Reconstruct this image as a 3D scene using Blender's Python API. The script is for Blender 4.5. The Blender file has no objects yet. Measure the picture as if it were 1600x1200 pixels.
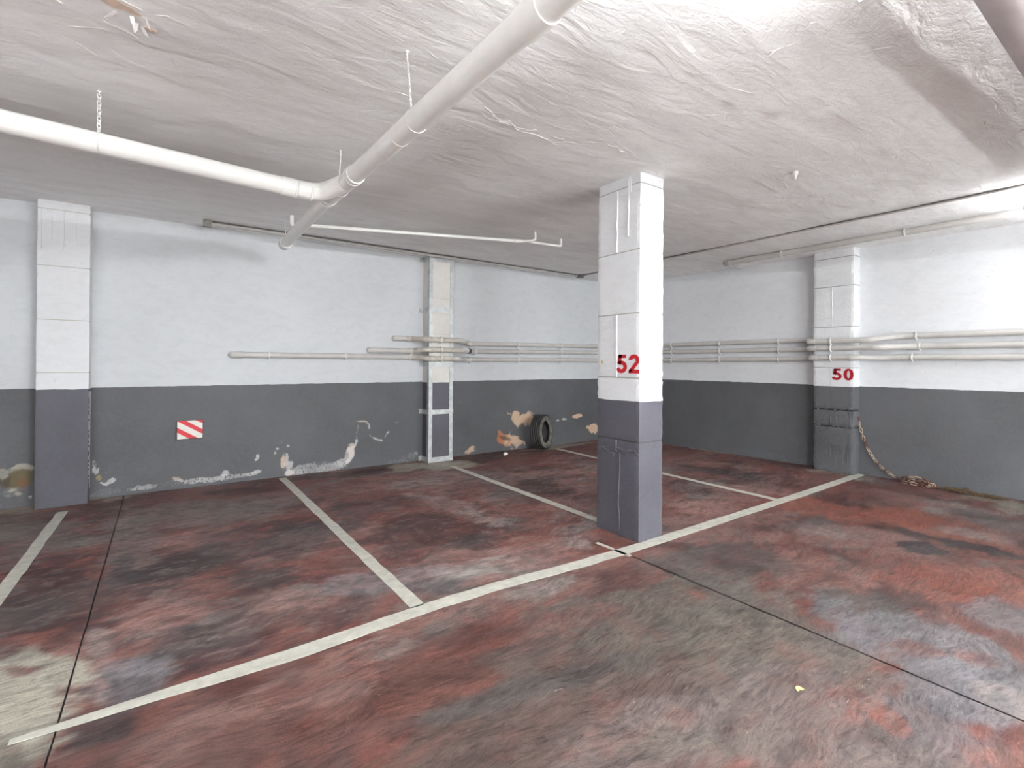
import bpy, bmesh, math, random
import numpy as np
from mathutils import Vector, Matrix

# ------------------------------------------------------------------ camera
scene = bpy.context.scene
COL = scene.collection
H = 1.5            # lens height above the floor
HC = 3.116         # ceiling height
cam_data = bpy.data.cameras.new('camera')
cam = bpy.data.objects.new('camera', cam_data)
COL.objects.link(cam)
FOCAL_PX, CY = 766.71, 563.71
cam_data.sensor_width = 36.0
cam_data.lens = FOCAL_PX / 1600 * 36.0
cam_data.shift_y = -(600 - CY) / 1600
cam_data.clip_start = 0.05
right0 = Vector((0.8190765, -0.5736843, 0.0))
fwd0 = Vector((0.5736843, 0.8190765, 0.0))
pitch, roll = 0.00459018, -0.00671767
fwd = fwd0 * math.cos(pitch) + Vector((0, 0, 1)) * math.sin(pitch)
up0 = Vector((0, 0, 1)) * math.cos(pitch) - fwd0 * math.sin(pitch)
right = right0 * math.cos(roll) - up0 * math.sin(roll)
up = right0 * math.sin(roll) + up0 * math.cos(roll)
m = Matrix((right, up, -fwd)).transposed().to_4x4()
m.translation = (0, 0, H)
cam.matrix_world = m
scene.camera = cam

# ------------------------------------------------------------------ world, exposure
SKY_STRENGTH = 7.0
world = bpy.data.worlds.new('world')
scene.world = world
world.use_nodes = True
world.node_tree.nodes['Background'].inputs[0].default_value = (0.92, 0.97, 1.0, 1)   # overcast sky let in as fill through the added rear opening
world.node_tree.nodes['Background'].inputs[1].default_value = SKY_STRENGTH
scene.view_settings.view_transform = 'Standard'
scene.view_settings.look = 'None'
scene.view_settings.gamma = 1.0
scene.view_settings.use_curve_mapping = False
scene.view_settings.exposure = 0.2
scene.cycles.max_bounces = 14
scene.cycles.diffuse_bounces = 8
LAMP_COLOUR = (0.97, 0.985, 1.0)
# fluorescent battens, three hung under the ceiling and three fill lamps added on stands behind the camera: (x, y, length, height, strength)
LAMPS = [(1.48, 0.69, 1.2, 2.86, 110), (6.78, 0.90, 1.2, 2.90, 55), (2.2, -1.9, 1.2, 2.71, 1250),
         (-2.9, 0.4, 1.2, 1.25, 340), (4.4, -2.4, 1.2, 1.25, 400), (-1.9, -1.9, 1.2, 1.25, 480)]

FILL_OPENING = (1.0, 7.5, 2.6)       # unseen door opening added in the rear wall for fill light: x from, x to, height
pl = bpy.data.lights.new('fill_opening_portal', 'AREA'); pl.shape = 'RECTANGLE'
pl.size, pl.size_y = FILL_OPENING[1] - FILL_OPENING[0], FILL_OPENING[2]; pl.cycles.is_portal = True
po = bpy.data.objects.new('fill_opening_portal', pl); COL.objects.link(po)
po.location = ((FILL_OPENING[0] + FILL_OPENING[1]) / 2, -4.58, FILL_OPENING[2] / 2); po.rotation_euler = (math.radians(90), 0, 0)

random.seed(7)
rng = np.random.default_rng(11)

# ------------------------------------------------------------------ helpers
def lin(r, g, b, k=1.0):
    f = lambda c: (c / 255 / 12.92 if c / 255 <= 0.04045 else ((c / 255 + 0.055) / 1.055) ** 2.4) * k
    return (f(r), f(g), f(b))

def vnoise(x, y, seed=0):
    xi = np.floor(x).astype(np.int64); yi = np.floor(y).astype(np.int64)
    xf = x - xi; yf = y - yi
    def h(a, b):
        n = (a * 374761393 + b * 668265263 + seed * 974634777) & 0x7fffffff
        n = ((n ^ (n >> 13)) * 1274126177) & 0x7fffffff
        return ((n ^ (n >> 16)) & 0xffff) / 65535.0
    u = xf * xf * (3 - 2 * xf); v = yf * yf * (3 - 2 * yf)
    return (h(xi, yi) * (1 - u) + h(xi + 1, yi) * u) * (1 - v) + (h(xi, yi + 1) * (1 - u) + h(xi + 1, yi + 1) * u) * v

def fbm(x, y, seed=0, octv=4):
    s = 0.0; a = 0.5; t = 0.0
    for i in range(octv):
        s = s + a * vnoise(x, y, seed + i * 17); t += a
        x = x * 2.03 + 13.7; y = y * 2.03 + 7.1; a *= 0.55
    return s / t

def sstep(a, b, x):
    t = np.clip((x - a) / (b - a), 0, 1)
    return t * t * (3 - 2 * t)

def link(o, parent=None):
    COL.objects.link(o)
    if parent is not None: o.parent = parent
    return o

def thing(name, label, cat, loc=(0, 0, 0), group=None):
    o = bpy.data.objects.new(name, None)
    o.empty_display_size = 0.1
    o.location = loc
    COL.objects.link(o)
    o['label'] = label; o['category'] = cat
    if group: o['group'] = group
    return o

def tag(o, label, cat, group=None):
    o['label'] = label; o['category'] = cat
    if group: o['group'] = group
    return o

def structure(o):
    o['kind'] = 'structure'
    return o

class MB:
    """collects geometry in world coordinates and links it as one mesh object"""
    def __init__(self): self.v = []; self.f = []; self.sm = []
    def add(self, vs, fs, smooth=False):
        n = len(self.v); self.v += [tuple(p) for p in vs]
        self.f += [tuple(i + n for i in f) for f in fs]; self.sm += [smooth] * len(fs)
        return self
    def box(self, x0, x1, y0, y1, z0, z1):
        vs = [(x, y, z) for z in (z0, z1) for y in (y0, y1) for x in (x0, x1)]
        return self.add(vs, [(0, 2, 3, 1), (4, 5, 7, 6), (0, 1, 5, 4), (2, 6, 7, 3), (0, 4, 6, 2), (1, 3, 7, 5)])
    def tube(self, path, r, n=16, caps=True, smooth=True):
        P = [Vector(p) for p in path]; k = len(P)
        R = r if isinstance(r, (list, tuple)) else [r] * k
        T = []
        for i in range(k):
            a = P[max(i - 1, 0)]; b = P[min(i + 1, k - 1)]
            T.append((b - a).normalized())
        ref = Vector((0, 0, 1)) if abs(T[0].z) < 0.9 else Vector((1, 0, 0))
        nrm = T[0].cross(ref).normalized()
        vs = []
        for i in range(k):
            nrm = (nrm - T[i] * nrm.dot(T[i])).normalized()
            bn = T[i].cross(nrm)
            for j in range(n):
                a = 2 * math.pi * j / n
                vs.append(P[i] + (nrm * math.cos(a) + bn * math.sin(a)) * R[i])
        fs = [(i * n + j, i * n + (j + 1) % n, (i + 1) * n + (j + 1) % n, (i + 1) * n + j) for i in range(k - 1) for j in range(n)]
        base = len(self.v)
        self.add(vs, fs, smooth)
        if caps:
            self.add(self.v[base:base + n], [tuple(range(n))[::-1]])
            self.add(self.v[base + (k - 1) * n:base + k * n], [tuple(range(n))])
        return self
    def ring(self, c, axis, r_in, r_out, w, n=20):
        a = Vector(axis).normalized(); c = Vector(c)
        ref = Vector((0, 0, 1)) if abs(a.z) < 0.9 else Vector((1, 0, 0))
        u = a.cross(ref).normalized(); v = a.cross(u)
        vs = []
        for j in range(n):
            d = u * math.cos(2 * math.pi * j / n) + v * math.sin(2 * math.pi * j / n)
            vs += [c + d * r_in - a * w / 2, c + d * r_out - a * w / 2, c + d * r_out + a * w / 2, c + d * r_in + a * w / 2]
        fs = []
        for j in range(n):
            k = (j + 1) % n
            for q in range(4):
                fs.append((j * 4 + q, j * 4 + (q + 1) % 4, k * 4 + (q + 1) % 4, k * 4 + q))
        return self.add(vs, fs, True)
    def torus(self, pts, r, n=6):
        """closed tube along a loop of points"""
        P = [Vector(p) for p in pts]; k = len(P)
        cen = sum(P, Vector()) / k
        nz = (P[0] - cen).cross(P[k // 4] - cen).normalized()
        vs = []
        for i in range(k):
            t = (P[(i + 1) % k] - P[i - 1]).normalized(); o = t.cross(nz)
            for j in range(n):
                a = 2 * math.pi * j / n
                vs.append(P[i] + (o * math.cos(a) + nz * math.sin(a)) * r)
        fs = [(i * n + j, i * n + (j + 1) % n, ((i + 1) % k) * n + (j + 1) % n, ((i + 1) % k) * n + j) for i in range(k) for j in range(n)]
        return self.add(vs, fs, True)
    def poly(self, pts, normal, th):
        """flat polygon with thickness th along normal (pts on the back face)"""
        nrm = Vector(normal) * th; k = len(pts); P = [Vector(p) for p in pts]
        vs = P + [p + nrm for p in P]
        fs = [tuple(range(k))[::-1], tuple(range(k, 2 * k))] + [(i, (i + 1) % k, k + (i + 1) % k, k + i) for i in range(k)]
        return self.add(vs, fs)
    def build(self, name, mat, parent=None):
        me = bpy.data.meshes.new(name)
        loc = parent_loc(parent)
        me.from_pydata([(p[0] - loc[0], p[1] - loc[1], p[2] - loc[2]) for p in self.v], [], self.f)
        me.polygons.foreach_set('use_smooth', self.sm)
        bm = bmesh.new(); bm.from_mesh(me)
        bmesh.ops.recalc_face_normals(bm, faces=bm.faces)
        bm.to_mesh(me); bm.free()
        me.materials.append(mat)
        return link(bpy.data.objects.new(name, me), parent)

def parent_loc(p):
    l = Vector((0, 0, 0))
    while p is not None:
        l += p.location; p = p.parent
    return l

def fillet(pts, rad, n=6):
    P = [Vector(p) for p in pts]; out = [P[0]]
    for i in range(1, len(P) - 1):
        a = (P[i - 1] - P[i]); b = (P[i + 1] - P[i])
        r = min(rad, a.length * 0.49, b.length * 0.49)
        s = P[i] + a.normalized() * r; e = P[i] + b.normalized() * r
        for j in range(n + 1):
            t = j / n
            out.append(s * (1 - t) ** 2 + P[i] * 2 * t * (1 - t) + e * t * t)
    out.append(P[-1])
    return out

# ------------------------------------------------------------------ materials
def mat_new(name):
    mt = bpy.data.materials.new(name); mt.use_nodes = True
    nt = mt.node_tree
    return mt, nt, nt.nodes['Principled BSDF']

def N(nt, kind, **kw):
    n = nt.nodes.new(kind)
    for k, v in kw.items():
        if k in n.inputs: n.inputs[k].default_value = v
        else: setattr(n, k, v)
    return n

def noise(nt, coord, scale, detail=4, rough=0.55, stretch=None, dist=0.0):
    if stretch:
        mp = N(nt, 'ShaderNodeMapping'); mp.inputs['Scale'].default_value = stretch
        nt.links.new(coord, mp.inputs['Vector']); coord = mp.outputs['Vector']
    n = N(nt, 'ShaderNodeTexNoise', Scale=scale, Detail=detail, Roughness=rough, Distortion=dist)
    nt.links.new(coord, n.inputs['Vector'])
    return n.outputs['Fac']

def ramp(nt, fac, stops):
    r = N(nt, 'ShaderNodeValToRGB'); cr = r.color_ramp
    while len(cr.elements) > 1: cr.elements.remove(cr.elements[-1])
    for i, (p, c) in enumerate(stops):
        e = cr.elements[0] if i == 0 else cr.elements.new(p)
        e.position = p; e.color = (*c, 1) if len(c) == 3 else c
    nt.links.new(fac, r.inputs['Fac'])
    return r.outputs['Color']

def mixc(nt, fac, a, b, blend='MIX'):
    mx = N(nt, 'ShaderNodeMix', data_type='RGBA', blend_type=blend)
    for sock, val in ((mx.inputs['Factor'], fac), (mx.inputs['A'], a), (mx.inputs['B'], b)):
        pass
    fi, ai, bi = mx.inputs[0], mx.inputs[6], mx.inputs[7]
    for sock, val in ((fi, fac), (ai, a), (bi, b)):
        if isinstance(val, (int, float)): sock.default_value = val
        elif isinstance(val, tuple): sock.default_value = (*val, 1) if len(val) == 3 else val
        else: nt.links.new(val, sock)
    return mx.outputs[2]

def mth(nt, op, a, b=0.0, clamp=False):
    n = N(nt, 'ShaderNodeMath', operation=op); n.use_clamp = clamp
    for s, v in ((n.inputs[0], a), (n.inputs[1], b)):
        if isinstance(v, (int, float)): s.default_value = v
        else: nt.links.new(v, s)
    return n.outputs[0]

def bump(nt, bsdf, height, strength=0.3, dist=0.02, prev=None):
    b = N(nt, 'ShaderNodeBump', Strength=strength, Distance=dist)
    nt.links.new(height, b.inputs['Height'])
    if prev is not None: nt.links.new(prev, b.inputs['Normal'])
    nt.links.new(b.outputs['Normal'], bsdf.inputs['Normal'])
    return b.outputs['Normal']

def position(nt):
    return N(nt, 'ShaderNodeNewGeometry').outputs['Position']

def simple(name, col, rough=0.5, metal=0.0, var=0.12, scale=9.0, bumps=0.1, stretch=None, bscale=60.0):
    mt, nt, b = mat_new(name)
    p = position(nt)
    f = noise(nt, p, scale, 5, 0.6, stretch)
    c = ramp(nt, f, [(0.3, tuple(x * (1 - var) for x in col)), (0.7, tuple(min(1, x * (1 + var)) for x in col))])
    nt.links.new(c, b.inputs['Base Color'])
    b.inputs['Roughness'].default_value = rough
    b.inputs['Metallic'].default_value = metal
    if bumps: bump(nt, b, noise(nt, p, bscale, 4, 0.6), bumps, 0.004)
    return mt

WHITE = (0.62, 0.64, 0.66)
GREY = lin(88, 89, 92)
PGREY = lin(84, 83, 91)

def paint_material(name, split_z, white, grey, stains=False, relief=0.35, relief_scale=14.0, wobble=0.004, mottling=0.06):
    """white plaster above split_z, grey paint below; an optional stain attribute shows bare patches"""
    mt, nt, b = mat_new(name)
    p = position(nt)
    sep = N(nt, 'ShaderNodeSeparateXYZ'); nt.links.new(p, sep.inputs[0])
    w = mth(nt, 'MULTIPLY', mth(nt, 'SUBTRACT', noise(nt, p, 8.0, 3), 0.5), wobble * 4)
    z = mth(nt, 'ADD', sep.outputs['Z'], w)
    up_ = mth(nt, 'GREATER_THAN', z, split_z)
    big = noise(nt, p, 1.3, 4, 0.55)
    fine = noise(nt, p, 26.0, 6, 0.65)
    wc = ramp(nt, big, [(0.3, tuple(c * (1 - mottling) for c in white)), (0.7, white)])
    gc = ramp(nt, big, [(0.3, tuple(c * 0.80 for c in grey)), (0.7, tuple(c * 1.12 for c in grey))])
    gc = mixc(nt, ramp(nt, fine, [(0.45, (0, 0, 0)), (0.8, (0.35, 0.35, 0.35))]), gc, tuple(c * 1.35 for c in grey))
    spk = noise(nt, p, 38.0, 2, 0.5)
    wc = mixc(nt, ramp(nt, spk, [(0.74, (0, 0, 0)), (0.78, (0.55, 0.55, 0.55))]), wc, (0.22, 0.21, 0.2))
    strk = noise(nt, p, 5.0, 7, 0.65, (1.0, 1.0, 2.2), 1.0)
    wc = mixc(nt, ramp(nt, strk, [(0.35, (0.22, 0.22, 0.22)), (0.55, (0, 0, 0))]), wc, tuple(c * 0.72 for c in white))
    c = mixc(nt, up_, gc, wc)
    hgt = mth(nt, 'ADD', noise(nt, p, relief_scale, 6, 0.6), mth(nt, 'MULTIPLY', noise(nt, p, relief_scale * 5, 3, 0.5), 0.25))
    if stains:
        a = N(nt, 'ShaderNodeAttribute', attribute_name='stain')
        ed = noise(nt, p, 42.0, 8, 0.78)
        k = mth(nt, 'ADD', a.outputs['Alpha'], mth(nt, 'MULTIPLY', mth(nt, 'SUBTRACT', ed, 0.5), 2.9))
        k = ramp(nt, k, [(0.50, (0, 0, 0)), (0.58, (1, 1, 1))])
        k = mixc(nt, a.outputs['Alpha'], (0, 0, 0), k)
        k2 = mth(nt, 'MULTIPLY', k, mth(nt, 'GREATER_THAN', a.outputs['Alpha'], 0.03))
        sc = mixc(nt, 0.55, a.outputs['Color'], mixc(nt, fine, a.outputs['Color'], (0.5, 0.5, 0.5), 'OVERLAY'))
        c = mixc(nt, k2, c, sc)
        hgt = mth(nt, 'SUBTRACT', hgt, mth(nt, 'MULTIPLY', k2, 0.6))
    nt.links.new(c, b.inputs['Base Color'])
    b.inputs['Roughness'].default_value = 0.62
    bump(nt, b, hgt, relief, 0.02)
    return mt

def floor_material():
    """worn red floor paint: the colour attribute gives the large stains, noise the flakes, strokes and scuffs"""
    mt, nt, b = mat_new('worn_red_floor_paint')
    p0 = position(nt)
    wn = N(nt, 'ShaderNodeTexNoise', Scale=1.1, Detail=2.0); nt.links.new(p0, wn.inputs['Vector'])
    sub = N(nt, 'ShaderNodeVectorMath', operation='SUBTRACT'); nt.links.new(wn.outputs['Color'], sub.inputs[0]); sub.inputs[1].default_value = (.5, .5, .5)
    scl = N(nt, 'ShaderNodeVectorMath', operation='SCALE'); nt.links.new(sub.outputs[0], scl.inputs[0]); scl.inputs['Scale'].default_value = 0.4
    add = N(nt, 'ShaderNodeVectorMath', operation='ADD'); nt.links.new(p0, add.inputs[0]); nt.links.new(scl.outputs[0], add.inputs[1])
    p = add.outputs[0]
    a = N(nt, 'ShaderNodeAttribute', attribute_name='paint')
    c = a.outputs['Color']
    cloud = noise(nt, p, 6.0, 10, 0.72, (0.6, 1.5, 1.0), 0.6)
    stroke = noise(nt, p, 30.0, 8, 0.72, (0.35, 1.9, 1.0), 0.8)
    grain = noise(nt, p0, 130.0, 5, 0.7)
    # soft dirt and fine strokes
    c = mixc(nt, 1.0, c, ramp(nt, cloud, [(0.36, (0.55, 0.55, 0.56)), (0.55, (1.02, 1.02, 1.02))]), 'MULTIPLY')
    c = mixc(nt, 1.0, c, ramp(nt, stroke, [(0.34, (0.52, 0.52, 0.53)), (0.5, (1, 1, 1)), (0.68, (1.32, 1.31, 1.3))]), 'MULTIPLY')
    c = mixc(nt, 1.0, c, ramp(nt, grain, [(0.35, (0.82, 0.82, 0.82)), (0.65, (1.14, 1.14, 1.14))]), 'MULTIPLY')
    # crisp flakes where paint has come off, and dark rubber specks
    fk = noise(nt, p, 17.0, 10, 0.78, (0.5, 1.6, 1.0), 1.0)
    c = mixc(nt, ramp(nt, fk, [(0.30, (0.55, 0.55, 0.55)), (0.40, (0, 0, 0))]), c, lin(52, 44, 46))
    fk2 = noise(nt, p, 21.0, 10, 0.8, (0.45, 1.7, 1.0), 1.2)
    c = mixc(nt, ramp(nt, fk2, [(0.635, (0, 0, 0)), (0.66, (0.34, 0.34, 0.34))]), c, lin(168, 146, 138))
    sc = noise(nt, p, 46.0, 5, 0.6, (0.22, 2.2, 1.0), 1.5)
    c = mixc(nt, ramp(nt, sc, [(0.69, (0, 0, 0)), (0.73, (0.42, 0.42, 0.42))]), c, lin(196, 184, 176))
    nt.links.new(c, b.inputs['Base Color'])
    nt.links.new(ramp(nt, cloud, [(0.3, (0.40, 0.40, 0.40)), (0.7, (0.60, 0.60, 0.60))]), b.inputs['Roughness'])
    b.inputs['Specular IOR Level'].default_value = 0.35
    bump(nt, b, mth(nt, 'ADD', stroke, mth(nt, 'MULTIPLY', fk, 0.5)), 0.10, 0.01)
    return mt

def ceiling_material():
    mt, nt, b = mat_new('trowelled_ceiling_plaster')
    p = position(nt)
    a = N(nt, 'ShaderNodeAttribute', attribute_name='stain')
    big = noise(nt, p, 0.9, 5, 0.6, (0.7, 1.4, 1.0), 0.6)
    base = ramp(nt, big, [(0.3, (0.88, 0.88, 0.88)), (0.7, (0.93, 0.935, 0.94))])
    st = noise(nt, p, 4.0, 6, 0.6, (0.5, 1.6, 1.0), 0.8)
    base = mixc(nt, ramp(nt, st, [(0.36, (0.55, 0.55, 0.55)), (0.58, (0, 0, 0))]), base, (0.74, 0.72, 0.71))
    fl = noise(nt, p, 22.0, 7, 0.7, (0.5, 1.7, 1.0), 1.5)
    base = mixc(nt, ramp(nt, fl, [(0.34, (0.22, 0.22, 0.22)), (0.5, (0, 0, 0))]), base, (0.66, 0.64, 0.62))
    c = mixc(nt, a.outputs['Alpha'], base, a.outputs['Color'])
    nt.links.new(c, b.inputs['Base Color'])
    b.inputs['Roughness'].default_value = 0.55
    h1 = noise(nt, p, 3.2, 5, 0.55, (0.6, 1.5, 1.0), 1.4)
    h2 = noise(nt, p, 17.0, 6, 0.62, (0.7, 1.3, 1.0), 1.0)
    h3 = noise(nt, p, 80.0, 3, 0.5)
    h = mth(nt, 'ADD', h1, mth(nt, 'ADD', mth(nt, 'MULTIPLY', h2, 0.35), mth(nt, 'MULTIPLY', h3, 0.10)))
    bump(nt, b, h, 0.46, 0.04)
    return mt

M_FLOOR = floor_material()
M_CEIL = ceiling_material()
M_WALL_FRONT = paint_material('front_wall_paint', 1.2046, WHITE, GREY, stains=True, relief=0.28)
M_WALL_RIGHT = paint_material('right_wall_paint', 1.211, (0.72, 0.735, 0.755), GREY, stains=True, relief=0.35)
M_WALL_BACK = paint_material('rear_wall_paint', 1.21, WHITE, GREY)
M_PILLAR = paint_material('pillar_paint', 1.18, (0.80, 0.815, 0.83), PGREY, relief=0.4, relief_scale=24.0)
M_PILLAR_LEFT = paint_material('left_pillar_paint', 1.2, (0.74, 0.755, 0.77), PGREY, relief=0.25, relief_scale=24.0)
M_PILLAR_RIGHT = paint_material('right_pillar_paint', 1.203, (0.76, 0.77, 0.785), GREY, relief=0.55, relief_scale=22.0)
M_PILLAR_FRAMED = paint_material('framed_pillar_paint', 1.198, (0.72, 0.70, 0.66), PGREY, relief=0.3, relief_scale=24.0, mottling=0.2)
M_DARK_JOINT = simple('dark_joint', (0.10, 0.095, 0.09), 0.9)
M_PALE_JOINT = paint_material('pale_joint', 1.18, (0.48, 0.47, 0.43), (0.06, 0.058, 0.062))
M_LINE = simple('worn_white_line_paint', lin(184, 183, 172), 0.6, 0, 0.18, 14, 0.1)
M_PVC_WHITE = simple('white_painted_pvc', (0.86, 0.855, 0.83), 0.28, 0, 0.05, 5, 0.04)
M_PVC_MAUVE = simple('pinkish_grey_pvc', (0.60, 0.55, 0.565), 0.5, 0, 0.08, 5, 0.04)
M_PVC_GREY = simple('grey_pvc', (0.54, 0.525, 0.50), 0.42, 0, 0.08, 7, 0.05)
M_PVC_DIRTY = simple('soiled_grey_pvc', (0.51, 0.47, 0.42), 0.5, 0, 0.18, 14, 0.1)
M_CLIP = simple('white_clip_plastic', (0.74, 0.73, 0.71), 0.45, 0, 0.05)
M_STEEL = simple('galvanised_steel', (0.50, 0.52, 0.52), 0.42, 0.55, 0.25, 11, 0.08)
M_TAPE = simple('black_tape', (0.06, 0.045, 0.06), 0.5)
M_RED_PAINT = simple('red_number_paint', lin(188, 30, 40), 0.45, 0, 0.08)
M_RED_DARK = simple('dark_red_number_paint', lin(165, 14, 24), 0.45, 0, 0.06)
M_RED_FOIL = simple('red_reflective_foil', lin(205, 36, 48), 0.35, 0, 0.05)
M_WHITE_FOIL = simple('white_reflective_foil', lin(222, 220, 212), 0.35, 0, 0.04)
M_BLACK = simple('black_edge', (0.02, 0.02, 0.02), 0.6)
M_RUBBER = simple('dusty_black_rubber', (0.035, 0.034, 0.032), 0.7, 0, 0.5, 8, 0.3)
M_RUBBER_PALE = simple('dusty_tyre_sidewall', (0.13, 0.122, 0.105), 0.8, 0, 0.6, 12, 0.2)
M_RUST = simple('rusty_chain_steel', lin(104, 68, 60), 0.75, 0.1, 0.5, 30, 0.3)
M_RUST_PALE = simple('worn_zinc_chain', lin(172, 152, 132), 0.55, 0.15, 0.3, 30, 0.2)
M_STRAW = simple('dry_brown_fibre', lin(92, 74, 52), 0.85, 0, 0.45, 40, 0.2)
M_CHAIN_WHITE = simple('white_painted_chain', (0.78, 0.77, 0.76), 0.5, 0, 0.08)
M_PLASTER = simple('raw_white_plaster', (0.80, 0.78, 0.76), 0.7, 0, 0.08)
M_BARE = simple('bare_tan_render', lin(206, 184, 168), 0.8, 0, 0.15, 40)
M_CONDUIT = simple('grey_conduit', (0.50, 0.48, 0.46), 0.5, 0, 0.12)
M_CONDUIT_DARK = simple('dark_conduit', (0.13, 0.12, 0.115), 0.6, 0, 0.2)
M_LEAF = simple('yellow_dry_leaf', lin(206, 190, 120), 0.7, 0, 0.2, 60)
M_HOUSING = simple('white_lamp_housing', (0.75, 0.75, 0.74), 0.5)
def tube_material(strength):
    mt = bpy.data.materials.new('fluorescent_tube'); mt.use_nodes = True
    nt = mt.node_tree; nt.nodes.clear()
    e = nt.nodes.new('ShaderNodeEmission'); o = nt.nodes.new('ShaderNodeOutputMaterial')
    e.inputs[0].default_value = (*LAMP_COLOUR, 1); e.inputs[1].default_value = strength
    nt.links.new(e.outputs[0], o.inputs[0])
    return mt

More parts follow.
